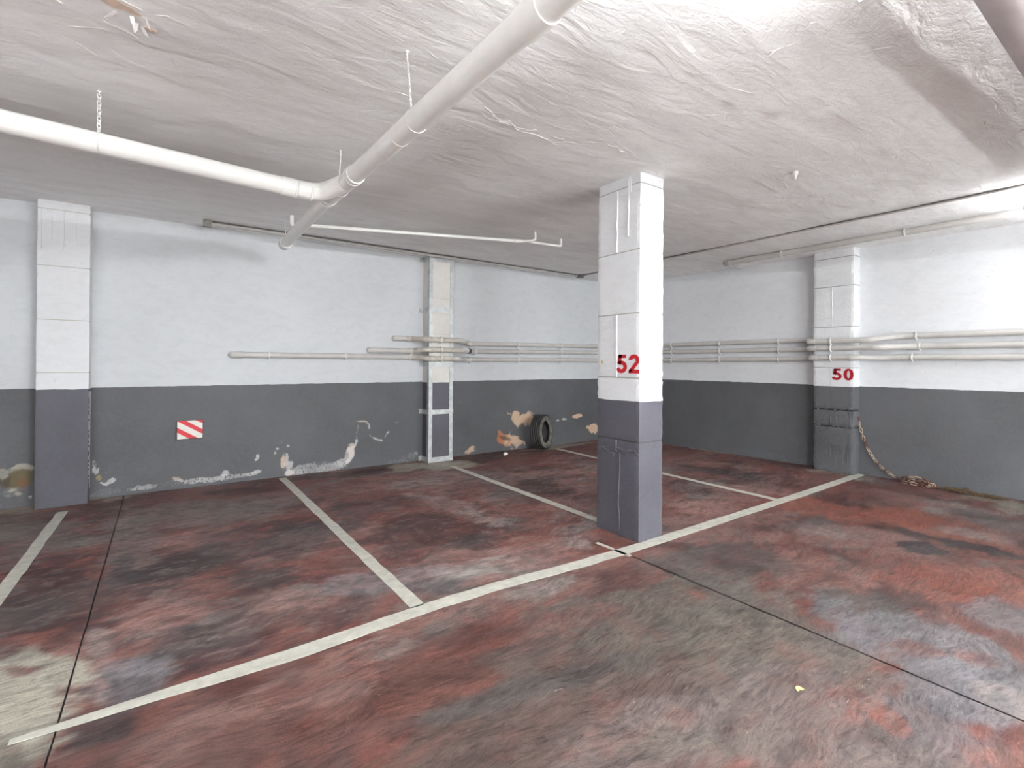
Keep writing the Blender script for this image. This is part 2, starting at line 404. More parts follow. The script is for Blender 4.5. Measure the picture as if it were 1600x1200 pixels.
# stains measured on their own surfaces: centre, inverse ellipse axes, colour key, strength
FLOOR_STAINS = [
 (0.205,5.812,1.115,-0.012,-0.26,-1.545,'G',0.75),
 (-0.215,5.056,4.882,0.416,0.061,-1.114,'G',0.6),
 (0.527,6.397,1.345,-0.08,-0.258,-2.287,'R',0.7),
 (-0.902,5.789,3.149,0.6,0.282,-1.502,'G',0.6),
 (-0.599,4.248,3.045,0.707,0.751,-1.054,'M',0.95),
 (-0.668,3.961,5.433,1.309,0.517,-2.367,'D',0.55),
 (-0.613,3.645,5.176,1.097,-1.98,-6.949,'R',0.8),
 (-0.403,3.395,10.068,1.232,-6.212,-9.089,'P',0.6),
 (-1.244,7.04,3.556,0.709,0.375,-2.223,'R',0.6),
 (0.283,4.43,1.608,0.005,0.295,-1.984,'M',0.85),
 (0.156,4.341,2.843,0.088,0.402,-2.97,'D',0.7),
 (-0.221,4.395,8.298,2.058,5.819,-2.101,'D',0.8),
 (0.989,4.46,2.176,-0.335,0.177,-2.176,'D',0.7),
 (0.497,3.702,3.529,-0.288,-0.994,-4.095,'M',0.85),
 (0.579,3.729,5.114,-0.523,-1.479,-6.231,'D',0.5),
 (-0.028,3.525,3.077,0.285,0.127,-3.682,'P',0.8),
 (0.617,3.27,3.524,-0.399,-0.9,-4.603,'P',0.7),
 (0.24,3.73,4.806,-0.014,-0.734,-5.248,'R',0.7),
 (0.168,3.005,2.824,0.094,-0.684,-4.283,'D',0.6),
 (0.422,3.134,3.955,-0.177,-0.828,-6.298,'M',0.55),
 (-0.12,2.948,5.368,0.745,-0.423,-4.779,'B',0.7),
 (1.066,3.316,4.193,-1.332,-2.429,-3.581,'B',0.6),
 (1.374,3.663,3.273,-1.217,-2.801,-4.147,'M',0.5),
 (0.823,3.036,4.619,-0.716,-0.395,-6.813,'D',0.55),
 (-0.291,3.425,12.643,1.12,-3.092,-4.528,'GL',0.5),
 (-0.23,2.859,18.614,-6.805,-16.341,-7.213,'GL',0.8),
 (-0.163,2.866,7.513,0.976,-2.284,-8.135,'D',0.5),
 (1.252,3.901,2.861,-0.722,-0.402,-4.0,'R',0.7),
 (-0.298,3.099,6.31,-1.895,-25.9,-11.193,'P',0.5),
 (1.815,5.675,1.943,-0.564,-0.445,-2.814,'R',0.6),
 (2.505,5.81,1.303,-0.528,-0.446,-2.085,'P',0.7),
 (2.465,5.717,1.987,-0.804,-0.829,-3.757,'GL',0.5),
 (2.035,3.873,1.341,-0.64,-0.62,-2.11,'M',0.75),
 (1.924,4.305,2.612,-1.059,-0.845,-3.216,'M',0.8),
 (2.134,3.544,3.284,-2.263,-4.063,-2.415,'D',0.7),
 (1.479,3.143,3.129,-1.461,-2.507,-3.699,'B',0.55),
 (1.553,2.95,4.153,-2.169,-3.698,-5.45,'D',0.5),
 (1.971,3.044,2.282,-1.332,-1.684,-4.688,'GL',0.75),
 (1.819,2.888,3.301,-1.726,-1.804,-8.476,'P',0.6),
 (2.461,4.408,1.54,-1.024,-4.936,-1.445,'GL',0.55),
 (1.805,5.008,2.103,-0.708,-0.866,-2.481,'D',0.5),
 (1.291,3.573,3.408,-1.22,-2.393,-3.539,'R',0.7),
 (2.304,4.675,2.258,-1.107,-2.002,-3.004,'R',0.6),
 (3.722,4.623,1.806,-1.645,-3.242,-0.538,'M',0.9),
 (3.235,4.6,1.727,-1.389,-4.661,-1.054,'D',0.45),
 (3.583,5.392,1.42,-0.924,-1.458,-3.156,'G',0.6),
 (3.424,3.929,2.132,-2.048,-3.587,-1.527,'P',0.6),
 (4.195,5.213,1.29,-1.018,-1.385,-3.02,'P',0.5),
 (2.241,2.931,2.766,-2.104,-3.401,-5.03,'P',0.6),
 (2.807,3.056,4.145,-4.581,-9.108,-2.738,'GL',0.5),
 (2.451,3.295,2.553,-1.766,-2.502,-6.632,'R',0.6),
 (1.503,6.804,2.119,-0.411,0.063,-4.364,'M',0.9),
 (2.364,6.7,1.384,-0.453,-0.303,-4.055,'M',0.95),
 (0.725,6.466,2.193,-0.195,-0.46,-4.379,'M',0.7),
 (4.148,6.652,1.999,-1.16,0.368,-2.958,'M',0.95),
 (3.359,6.408,1.602,-0.815,-1.025,-3.036,'O2',0.95),
 (2.78,6.68,2.582,-1.038,-1.022,-3.056,'O2',0.9),
 (7.577,1.367,0.53,-3.288,-5.316,-1.102,'O2',0.8),
 (5.879,6.756,1.098,-0.914,0.056,-7.642,'O2',0.8),
 (6.423,7.01,1.016,-0.894,0.203,-8.829,'O2',0.8),
 (7.759,5.151,0.566,-0.891,-7.839,-0.971,'O2',0.6),
 (7.533,3.02,0.791,-2.115,-5.417,-0.361,'O2',0.6),
 (-0.469,6.962,3.041,0.281,0.472,-3.317,'O2',0.7),
 (-1.164,6.854,3.615,0.68,-0.368,-4.287,'O2',0.7),
 (6.033,6.418,1.633,-1.487,-0.515,-3.615,'R',0.8),
 (5.059,5.243,3.888,-3.742,-1.53,-2.341,'G',0.5),
 (6.332,3.904,0.772,-1.325,-3.222,-0.892,'D',0.8),
 (6.578,4.585,1.218,-1.802,-3.323,-1.885,'P',0.7),
 (7.751,3.821,0.818,-1.749,-3.03,-0.426,'M',0.7),
 (7.056,5.166,1.137,-1.597,-2.852,-1.472,'R',0.6),
 (4.629,3.07,1.431,-2.257,-2.269,-1.751,'P',0.8),
 (5.137,3.579,1.553,-2.32,-2.547,-1.805,'M',0.5),
 (3.837,2.805,2.665,-3.633,-3.997,-5.957,'M',0.5),
 (5.784,3.15,1.121,-2.162,-3.214,-1.815,'P',0.7),
 (7.245,2.982,1.023,-2.582,-3.872,-2.266,'R',0.8),
 (5.917,3.559,1.096,-1.938,-5.11,-1.676,'M',0.6),
 (4.009,2.468,1.13,-1.829,-2.483,-3.693,'P',0.8),
 (3.184,2.566,2.623,-3.042,-3.842,-9.483,'P',0.8),
 (5.595,2.425,0.537,-1.355,-2.467,-0.767,'R1',0.9),
 (5.921,1.697,0.415,-1.69,-2.482,-0.026,'R1',0.95),
 (5.588,1.33,0.377,-1.986,-3.989,0.418,'R1',0.7),
 (4.871,1.85,0.591,-1.721,-2.272,-1.186,'P',0.85),
 (4.827,2.038,1.237,-3.217,-4.382,-2.259,'GL',0.5),
 (5.484,1.182,0.412,-2.319,-6.898,-1.286,'D',0.95),
 (5.096,1.375,1.665,-7.209,-6.316,-2.116,'D',0.95),
 (5.467,1.567,1.163,-5.471,-8.758,4.44,'D',0.7),
 (6.709,1.547,0.593,-2.858,-2.588,-0.806,'GL',0.7),
 (6.579,1.187,0.443,-2.852,-2.506,-0.56,'G',0.75),
 (6.669,1.342,0.62,-3.58,-6.794,-0.622,'D',0.55),
 (7.341,1.178,0.752,-5.332,-3.616,-0.88,'O2',0.6),
 (6.869,2.089,0.575,-2.097,-3.598,-0.194,'P',0.7),
 (5.886,1.226,0.708,-4.01,-6.024,-1.31,'GL',0.6),
 (4.443,0.99,0.376,-2.084,-1.727,-0.802,'R1',0.85),
 (4.395,1.335,0.7,-2.983,-3.44,-0.238,'R',0.6),
 (3.846,1.846,0.756,-1.861,-2.598,-0.92,'P',0.7),
 (3.64,2.133,1.46,-2.833,-2.249,-1.129,'DG',0.7),
 (3.583,1.253,1.101,-3.785,-3.571,-2.074,'DG',0.85),
 (3.284,1.314,1.536,-5.104,-7.3,-2.267,'R',0.5),
 (2.982,2.1,1.621,-3.503,-10.153,1.402,'D',0.9),
 (3.048,1.616,0.801,-2.43,-6.672,0.944,'DG',0.7),
 (3.235,1.991,0.641,-1.558,-10.349,1.83,'O',0.5),
 (3.822,1.53,1.359,-4.327,-4.384,-0.812,'R',0.5),
 (3.329,0.953,0.38,-2.095,-2.679,-0.399,'B',0.85),
 (4.103,0.711,0.705,-5.42,-3.597,-1.961,'B',0.7),
 (3.064,0.682,0.282,-3.385,-2.539,0.24,'B',0.8),
 (2.646,0.67,0.397,-4.387,-3.811,-0.243,'BD',0.6),
 (3.267,0.907,1.475,-7.801,-9.175,-3.163,'R1',0.5),
 (3.412,0.685,1.07,-8.769,-10.168,-3.33,'R1',0.35),
 (2.621,0.454,1.309,-12.237,-12.675,-10.629,'R1',0.85),
 (2.515,0.796,1.28,-13.631,-12.517,1.899,'R1',0.6),
 (2.536,0.861,2.137,-11.562,-15.123,-4.232,'R1',0.4),
 (3.109,0.518,0.438,-7.545,-5.981,-0.7,'GL',0.5),
 (2.901,1.321,0.733,-2.678,-5.167,0.137,'G',0.6),
 (1.662,1.588,0.804,-0.598,-0.608,-2.211,'BR',0.95),
 (1.743,1.893,0.936,-0.603,-0.579,-3.296,'BR',0.9),
 (2.581,1.839,0.681,-0.891,-0.885,-1.754,'O',0.92),
 (2.572,1.397,0.862,-1.921,-2.023,-1.465,'O',0.8),
 (1.365,2.294,2.203,-0.918,-0.961,-5.541,'R',0.6),
 (1.323,2.36,5.255,-2.289,-2.244,-7.689,'M',0.45),
 (0.929,2.065,2.854,-0.832,-1.83,-6.416,'R1D',0.9),
 (0.764,2.102,6.111,-1.451,-1.938,-5.564,'R1D',0.9),
 (1.097,2.144,3.4,-1.286,-2.603,-7.936,'R1D',0.7),
 (1.279,1.809,1.636,-0.703,-2.22,-12.211,'DG',0.8),
 (1.653,1.794,2.159,-1.326,-2.366,-13.731,'DG',0.5),
 (0.525,2.341,3.533,-0.251,-0.748,-4.711,'P',0.8),
 (0.181,2.385,3.838,0.269,-0.703,-5.601,'P',0.8),
 (0.815,2.528,2.896,-0.47,-0.569,-7.019,'P',0.8),
 (1.413,2.681,2.395,-0.833,-0.116,-8.487,'P',0.8),
 (1.874,2.515,1.721,-1.02,-1.184,-6.271,'P',0.7),
 (2.088,2.587,3.142,-2.132,-1.666,-6.928,'GL',0.7),
 (0.272,2.156,3.955,-0.074,-2.398,-6.568,'R',0.7),
 (0.626,1.932,3.499,-0.667,-2.839,-7.512,'R',0.6),
 (0.528,2.125,6.548,-1.589,-5.216,-7.594,'R1D',0.5),
 (-0.207,2.587,8.731,1.639,-1.687,-9.982,'D',0.8),
 (1.612,1.295,1.414,-1.28,-1.841,-5.043,'PB',0.8),
 (2.213,1.059,1.136,-2.046,-1.781,-3.54,'PB',0.85),
 (1.795,1.129,1.633,-2.215,-3.692,-7.179,'O',0.4),
 (1.042,1.646,2.254,-1.019,-2.806,-7.113,'BR',0.7),
 (0.945,2.509,5.984,-1.609,-2.824,-9.847,'GL',0.4),
 (0.501,2.644,3.949,-0.185,-0.651,-10.56,'R',0.5),
 (2.6,2.688,2.218,-1.99,-2.438,-5.91,'P',0.7),
 (2.83,2.395,3.682,-4.039,-4.208,-9.903,'R',0.5),
 (1.983,2.155,2.103,-1.446,-1.317,-8.682,'P',0.4),
 (2.307,0.699,0.751,-2.465,-6.128,-8.907,'PB',0.5),
 (-0.512,3.052,4.96,1.548,1.138,-2.176,'C',1.0),
 (-0.41,3.188,6.817,0.463,-6.285,-5.832,'C',1.0),
 (-0.516,2.758,6.414,2.039,0.609,-3.891,'C',1.0),
 (-0.698,3.011,4.538,1.071,-1.381,-2.012,'C',1.0),
 (-0.573,3.411,7.271,1.328,-5.695,-9.544,'C',0.95),
 (-0.485,2.638,20.097,6.434,0.802,-7.127,'M',0.5),
]
WALL_STAINS = [
 (5.123,0.536,3.58,0.029,-0.521,-8.892,'T',1),
 (5.351,0.477,6.948,0.057,-0.9,-14.599,'T',1),
 (4.957,0.579,10.457,0.086,-0.724,-12.844,'T',1),
 (4.705,0.2,5.829,0.048,-0.762,-9.149,'OR',1),
 (4.92,0.16,5.119,-2.329,-2.942,-7.722,'T',1),
 (4.745,0.208,7.872,-2.558,-8.927,-29.432,'BK',0.7),
 (4.075,0.075,8.475,5.378,5.572,-13.747,'T',1),
 (4.003,0.04,13.938,0.114,-2.379,-24.033,'T',0.9),
 (6.396,0.498,8.676,2.104,2.005,-26.881,'T',1),
 (6.785,0.227,6.452,0.053,-0.816,-11.441,'T',1),
 (6.074,0.457,15.833,0.13,-2.515,-41.815,'W',1),
 (5.918,0.442,21.53,0.177,-3.47,-56.305,'W',1),
 (1.241,0.188,32.537,0.265,-0.826,-7.496,'T2',1),
 (1.311,0.13,17.745,-2.809,-3.976,-13.063,'W',1),
 (1.287,0.217,43.025,0.351,-1.067,-9.953,'W',1),
 (1.343,0.043,15.978,0.13,-2.904,-23.774,'T2',0.9),
 (2.119,0.254,14.487,-5.309,-3.022,-6.548,'T2',1),
 (2.084,0.185,14.288,-5.845,-3.518,-6.915,'W',0.9),
 (2.181,0.356,33.56,-12.324,-6.711,-14.888,'W',1),
 (1.534,0.062,3.108,0.432,0.388,-12.845,'W',0.85),
 (1.867,0.058,4.515,0.644,0.408,-14.042,'W',0.95),
 (1.698,0.06,4.028,0.567,0.307,-10.361,'LG',0.7),
 (1.375,0.039,7.994,1.095,0.559,-19.541,'W',0.8),
 (1.997,0.105,7.966,2.807,3.917,-15.034,'W',0.9),
 (0.921,0.094,13.718,3.305,5.285,-29.75,'W',1),
 (0.849,0.079,10.028,1.622,2.263,-30.56,'W',0.85),
 (0.639,0.073,4.876,0.627,0.85,-25.082,'W',0.8),
 (0.584,0.12,19.31,9.253,11.968,-21.958,'W',1),
 (0.404,0.065,6.377,0.803,0.867,-25.654,'W',0.85),
 (0.242,0.071,7.18,0.891,0.911,-26.062,'W',0.8),
 (0.104,0.112,15.141,-3.331,-19.533,-43.125,'T2',0.8),
 (0.055,0.073,6.831,0.833,0.952,-26.553,'W',0.5),
 (-0.214,0.059,7.872,0.936,0.965,-27.288,'W',0.85),
 (-0.329,0.046,17.632,0.143,-6.659,-46.545,'W',0.7),
 (-0.067,0.068,8.401,1.013,0.96,-26.879,'LG',0.5),
 (-0.513,0.171,22.335,6.261,11.237,-33.314,'W',1),
 (-0.567,0.15,20.949,-5.944,-27.219,-45.02,'W',1),
 (-0.491,0.182,21.468,24.746,37.169,-17.431,'W',1),
 (-0.633,0.298,26.856,0.218,-2.899,-24.026,'W',1),
 (-0.649,0.362,47.159,0.383,-2.056,-18.049,'W',0.8),
 (-0.605,0.218,37.383,0.304,-3.705,-28.75,'OC',0.8),
 (-0.552,0.274,92.386,0.751,-8.729,-71.458,'W',1),
 (-0.492,0.253,91.214,0.741,-8.779,-71.005,'W',1),
 (-0.577,0.054,6.222,0.879,1.665,-20.131,'LG',0.7),
 (0.934,0.287,45.868,0.374,-3.213,-30.829,'W',1),
 (0.92,0.248,45.991,0.375,-4.444,-41.162,'W',1),
 (1.163,0.371,43.983,0.359,-3.804,-40.249,'W',1),
 (1.141,0.315,44.164,0.36,-4.023,-40.333,'W',0.9),
 (1.294,0.392,42.966,0.35,-3.641,-39.779,'W',0.9),
 (1.216,0.457,15.794,5.262,11.651,-37.516,'LG',0.6),
 (1.006,0.435,12.344,8.842,19.706,-23.278,'LD',0.5),
 (2.207,0.571,53.584,-9.135,-3.34,-13.599,'W',0.7),
 (2.27,0.658,13.629,0.111,-4.278,-68.582,'T2',1),
 (2.344,0.626,15.597,-13.887,-37.32,-42.06,'W',1),
 (2.372,0.569,67.019,0.547,-1.88,-27.207,'W',1),
 (2.19,0.464,69.069,0.564,-1.742,-22.098,'W',0.7),
 (2.402,0.429,11.552,-12.695,-58.318,-55.286,'W',0.9),
 (2.477,0.386,13.11,-6.405,-26.356,-49.092,'W',1),
 (2.554,0.361,24.648,-22.767,-36.961,-41.361,'W',0.9),
 (2.65,0.465,15.646,15.171,33.407,-37.335,'W',1),
 (2.611,0.412,24.302,27.445,49.029,-45.324,'W',0.8),
 (2.787,0.607,19.531,-3.495,-20.039,-86.513,'LG',0.9),
 (2.608,0.806,32.921,12.434,3.377,-11.113,'LG',0.5),
 (2.549,0.911,34.72,0.284,-0.873,-21.447,'LG',0.5),
 (3.045,0.086,9.426,3.605,3.837,-16.124,'LG',0.8),
 (3.097,0.12,23.919,0.196,-2.564,-25.706,'W',0.8),
 (2.792,0.018,5.61,0.555,-0.704,-26.21,'LG',0.7),
 (2.891,0.074,16.463,0.135,-2.194,-20.896,'LG',0.6),
 (4.418,0.503,19.025,8.129,7.119,-29.15,'LG',0.5),
 (3.835,0.314,10.707,0.088,-1.953,-24.318,'LG',0.4),
 (3.831,0.869,28.551,0.234,-1.943,-48.621,'W',0.7),
 (-1.231,0.389,9.757,1.294,2.76,-21.632,'LB',1),
 (-1.165,0.369,35.255,0.286,-1.834,-15.291,'LB',0.9),
 (-1.267,0.271,7.22,0.059,-1.282,-9.672,'OL',1),
 (-1.193,0.326,13.306,0.108,-1.92,-15.341,'OL',1),
 (-1.331,0.292,21.984,0.178,-1.46,-11.136,'BK',0.6),
 (-1.202,0.236,21.336,0.173,-2.603,-19.199,'OC2',0.7),
 (-1.284,0.157,10.933,0.764,-0.451,-19.294,'LG2',0.6),
 (-1.275,0.182,31.086,4.091,7.932,-76.132,'LB',1),
 (-1.238,0.144,35.867,0.291,-7.548,-51.422,'LB',0.9),
 (-1.312,0.129,43.781,0.355,-11.652,-77.796,'LB',0.8),
 (-1.345,0.358,27.567,0.224,-2.413,-19.517,'LB',0.8),
 (-1.144,0.091,84.246,0.684,-7.695,-50.873,'W',1),
 (5.588,0.022,0.565,0.08,-0.097,-12.252,'LG',0.35),
 (-0.358,0.129,5.912,0.048,-1.349,-10.003,'LG',0.3),
]
CEILING_STAINS = [
 (0.143,4.709,0.738,0.026,-0.114,0.722,'g',0.5),
 (-0.618,5.261,1.451,0.236,-0.093,0.716,'g',0.5),
 (2.432,4.681,0.668,-0.296,-0.02,0.999,'g',0.35),
 (1.776,1.723,0.99,-1.284,1.754,1.406,'b',0.35),
 (2.547,1.171,0.565,-1.386,1.68,1.753,'b',0.4),
 (0.633,2.664,1.603,-0.778,3.527,1.997,'p',0.35),
 (1.9,3.149,1.158,-0.587,0.313,1.315,'p',0.35),
 (3.779,2.23,0.788,-1.253,0.712,1.555,'p',0.4),
 (3.717,0.89,0.555,-3.027,2.5,1.469,'p',0.4),
 (1.941,2.436,1.289,-0.685,0.105,3.75,'p',0.3),
 (2.736,2.066,1.853,-2.465,1.687,2.34,'b',0.3),
 (3.695,1.375,1.726,-5.618,4.671,2.555,'p',0.4),
 (2.821,1.708,10.086,-11.611,2.493,18.392,'t',0.5),
 (3.184,1.639,8.896,-17.349,10.18,14.13,'t',0.5),
 (3.593,1.448,1.747,-4.349,11.297,15.67,'t',0.25),
 (3.946,1.121,12.935,-30.876,3.108,16.161,'p',0.5),
 (0.218,3.776,1.913,0.058,-0.106,2.463,'p',0.3),
 (-0.442,3.31,3.086,0.588,0.908,3.108,'g',0.3),
]
SCRATCHES = [[(-0.456,3.239),(-0.398,3.18),(-0.277,3.117),(-0.182,3.089),(-0.085,3.192)],[(-0.264,3.04),(-0.164,3.076),(-0.076,3.192),(-0.036,3.223)],[(0.072,2.972),(0.166,3.221)],[(0.265,3.457),(0.396,3.453)],[(-0.451,3.287),(-0.373,3.347),(-0.304,3.436),(-0.239,3.467),(-0.198,3.481)],[(0.083,2.899),(0.184,2.868)],[(-0.049,3.153),(0.001,3.197),(0.028,3.342)],[(-0.122,3.34),(-0.036,3.336)],[(-0.454,4.102),(-0.414,4.102)],[(-0.153,2.846),(-0.049,2.783)],[(-0.144,2.917),(-0.07,2.843),(-0.016,2.815),(0.042,2.827)],[(-0.191,2.909),(-0.133,2.936)],[(3.113,0.778),(3.2,0.769)],[(2.907,0.752),(2.941,0.728)],[(3.537,0.676),(3.615,0.627)],[(3.098,1.018),(3.332,0.979)],[(4.351,1.311),(5.246,1.296)],[(4.986,1.386),(4.897,1.324)],[(2.632,1.213),(2.593,1.174)],[(2.628,1.623),(2.854,1.561)],[(2.818,1.883),(2.908,1.818)],[(4.219,2.31),(4.352,2.347)],[(0.485,2.617),(0.546,2.695)],[(0.671,2.293),(0.673,2.425)],[(0.889,2.84),(1.034,2.818)],[(4.197,0.91),(4.253,0.771)],[(2.92,1.058),(3.019,0.924)],[(4.657,2.029),(4.985,2.007)],[(2.147,1.748),(2.252,1.724)],[(1.689,1.987),(1.705,1.929)],[(1.022,2.785),(1.186,2.795)],[(1.046,2.306),(1.185,2.368)]]
CRACKS = [[(1.469,2.709),(1.545,2.682),(1.593,2.629),(1.738,2.681),(1.824,2.681),(1.976,2.724),(2.058,2.688),(2.19,2.747),(2.311,2.747),(2.379,2.685),(2.457,2.667),(2.548,2.628),(2.605,2.522),(2.697,2.533),(2.852,2.529),(3.011,2.571)],[(1.564,2.659),(1.73,2.708),(1.881,2.704),(2.046,2.708),(2.164,2.729)],[(2.166,2.645),(2.333,2.668),(2.417,2.658),(2.537,2.584)],[(2.548,1.281),(2.549,1.331),(2.573,1.394)],[(2.542,1.31),(2.564,1.256),(2.577,1.185)],[(2.474,1.138),(2.5,1.092),(2.53,1.049)],[(4.676,0.754),(4.834,0.742)],[(4.352,0.849),(4.557,0.851),(4.527,0.775)],[(2.955,1.1),(3.018,1.035)]]

# ------------------------------------------------------------------ setting: floor
PAL = {k: lin(*v) for k, v in dict(R=(112, 70, 63), R1=(142, 82, 66), R1D=(102, 58, 48), P=(140, 106, 99), M=(66, 41, 39), D=(54, 47, 50),
       DG=(84, 79, 76), G=(112, 107, 103), GL=(154, 146, 140), B=(122, 120, 124), BD=(102, 99, 104), C=(158, 154, 141), O=(109, 101, 93),
       BR=(98, 83, 77), PB=(120, 107, 103), O2=(158, 151, 137), T=(196, 168, 142), T2=(190, 170, 150), OR=(172, 112, 78), BK=(50, 44, 40), W=(208, 205, 204),
       LG=(142, 141, 141), LD=(84, 84, 87), OC=(165, 145, 95), LB=(152, 147, 136), OL=(94, 84, 58), OC2=(110, 78, 52), LG2=(130, 128, 122),
       g=(222, 222, 219), b=(240, 240, 246), p=(232, 220, 216), t=(190, 165, 145)).items()}

def overlay(U, V, col, blobs, warp_amp, warp_scale, seed, alpha=None, soft=(1.15, 0.6), fine=None):
    for i, (cu, cv, a11, a12, a21, a22, name, st) in enumerate(blobs):
        du = U - cu; dv = V - cv
        e1 = a11 * du + a12 * dv; e2 = a21 * du + a22 * dv
        near = (np.abs(e1) < 2.2) & (np.abs(e2) < 2.2)
        if not near.any(): continue
        s = seed + i * 31; wamp = warp_amp * (1.7 if name in ('T', 'T2', 'OR') else 1)
        uu = U[near]; vv = V[near]
        w = (fbm(uu * warp_scale[0] + i * 3.1, vv * warp_scale[1], s, 5) - 0.5) * wamp
        if fine: w = w + (fbm(uu * fine[0], vv * fine[1], s + 5, 4) - 0.5) * fine[2]
        d = np.hypot(e1[near], e2[near]) + w
        k = (1 - sstep(soft[1], soft[0], d)) * (st * .78 if name in ('W', 'LG') else st)
        c = np.array(PAL[name])
        col[near] = col[near] * (1 - k[:, None]) + c * k[:, None]
        if alpha is not None: alpha[near] = np.maximum(alpha[near], k)
    return col

def floor_colour(X, Y):
    wx = X + 0.5 * (fbm(X * 1.3, Y * 1.3, 5) - 0.5); wy = Y + 0.5 * (fbm(X * 1.3 + 9, Y * 1.3, 6) - 0.5)
    n1 = fbm(wx * 1.0, wy * 2.2, 1, 6); n2 = fbm(wx * 2.0 + 4, wy * 4.2, 2, 6); n3 = fbm(wx * 1.6 + 8, wy * 3.0, 3, 6)
    R, P, M, G = (np.array(PAL[k]) for k in ('R', 'P', 'M', 'G'))
    c = np.repeat(R[None, :], len(X), 0)
    for nn, lo, hi, cc, s in ((n1, .5, .68, P, .8), (n2, .54, .7, M, .75), (n3, .55, .7, G, .7)):
        k = sstep(lo, hi, nn)[:, None] * s
        c = c * (1 - k) + cc * k
    c = overlay(X, Y, c, FLOOR_STAINS, 1.5, (2.2, 4.2), 50, soft=(1.12, 0.62), fine=(7, 18, 0.8))
    k = (1 - sstep(-.6, -.1, Y + .5 * (fbm(X * 1.5, Y * 1.5, 44) - .5)))[:, None] * .8; c = c * (1 - k) + np.array(PAL['C']) * k  # unseen floor behind the camera paled to bounce light onto the ceiling
    # mottling: flaked paint showing the layer below, strongest where the red paint survives
    f1 = fbm(wx * 9, wy * 20, 21, 6); f2 = fbm(wx * 12 + 3, wy * 26, 22, 6); f3 = fbm(wx * 6 + 7, wy * 13, 23, 6)
    red = np.clip((c[:, 0] - c[:, 2]) / .10, 0, 1)
    C = np.array(PAL['C']); isC = 1 - np.clip(np.abs(c - C).sum(1) / 0.25, 0, 1)
    gz = (.22 * sstep(.42, .62, fbm(X * 2.2, Y * 4.5, 61, 5)))[:, None]; c = c * (1 - gz) + np.array(PAL['G']) * gz   # grey dust haze
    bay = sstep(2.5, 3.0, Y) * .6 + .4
    c = c * (0.66 + 0.54 * sstep(2.2, 3.2, Y + .5 * (fbm(X * 1.3, Y * 1.3, 91) - .5)))[:, None]   # light balance put into the colour: lane darkened against rear light, bays lightened
    k = (sstep(.55, .66, f1) * .42 * (1 - isC) * bay)[:, None]; c = c * (1 - k) + np.array(PAL['D']) * k
    k = (sstep(.57, .70, f2) * .30 * (1 - isC) * (bay - .25))[:, None]; c = c * (1 - k) + np.array(PAL['GL']) * k
    k = (sstep(.55, .68, f3) * .45 * (1 - isC) * red)[:, None]; c = c * (1 - k) + np.array(PAL['R']) * k
    return c

def grid_mesh(name, us, vs, fn, mat, parent=None, attr=None, colour=None, alpha=None, smooth=False):
    """fn(U,V)->(x,y,z) arrays on a grid; optional colour attribute"""
    U, V = np.meshgrid(us, vs); U = U.ravel(); V = V.ravel()
    co = np.stack(fn(U, V), 1).astype(np.float32)
    nu, nv = len(us), len(vs)
    i = np.arange((nv - 1) * nu).reshape(nv - 1, nu)[:, :-1].ravel()
    q = np.stack([i, i + 1, i + 1 + nu, i + nu], 1).astype(np.int32)
    me = bpy.data.meshes.new(name)
    me.vertices.add(len(co)); me.vertices.foreach_set('co', co.ravel())
    me.loops.add(q.size); me.loops.foreach_set('vertex_index', q.ravel())
    me.polygons.add(len(q)); me.polygons.foreach_set('loop_start', np.arange(0, q.size, 4, dtype=np.int32))
    me.update(calc_edges=True)
    if attr:
        at = me.attributes.new(attr, 'FLOAT_COLOR', 'POINT')
        rgba = np.ones((len(co), 4), np.float32); rgba[:, :3] = colour(U, V) if callable(colour) else colour
        if alpha is not None: rgba[:, 3] = alpha
        at.data.foreach_set('color', rgba.ravel())
    me.materials.append(mat)
    return link(bpy.data.objects.new(name, me), parent)

XL, XR, YB, YF = -4.2, 7.86, -4.5, 6.955
b = MB(); b.box(XL - .1, XR + .1, YB - .1, YF + .1, -0.20, -0.012)
floor = structure(b.build('floor', M_DARK_JOINT))
ys = np.unique(np.concatenate([np.arange(YB, 0.0, .25), np.arange(0.0, YF, .02), [2.85], [YF]]).round(4))
JL, JR = -0.36, 2.975
def slab(xs, x0cut, x1cut):
    xs = np.array(xs)
    def fn(U, V):
        X = U.copy()
        jl = .004
        jg = .0062 if JR in (x0cut, x1cut) else .004
        if x0cut is not None:
            e = np.isclose(U, xs[0]); X[e] += np.where((V[e] < 2.85) | (x0cut == JL), jg if x0cut == JR else jl, 0) + (fbm(V[e] * 6, V[e] * 0, 77) - .5) * .006 * ((V[e] < 2.85) | (x0cut == JL))
        if x1cut is not None:
            e = np.isclose(U, xs[-1]); X[e] -= np.where((V[e] < 2.85) | (x1cut == JL), jg if x1cut == JR else jl, 0) + (fbm(V[e] * 6, V[e] * 0, 78) - .5) * .006 * ((V[e] < 2.85) | (x1cut == JL))
        X += np.where(V > 2.6, -0.010 * (V - 2.6) / 1.5, 0) * np.clip(1 - np.abs(U - JL) / .6, 0, 1)
        return X, V, np.zeros_like(U)
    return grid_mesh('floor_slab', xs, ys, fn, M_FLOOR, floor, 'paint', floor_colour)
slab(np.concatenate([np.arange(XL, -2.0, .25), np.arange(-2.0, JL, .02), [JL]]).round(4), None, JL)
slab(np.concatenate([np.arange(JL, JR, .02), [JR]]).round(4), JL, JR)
slab(np.concatenate([np.arange(JR, XR, .02), [XR]]).round(4), JR, None)

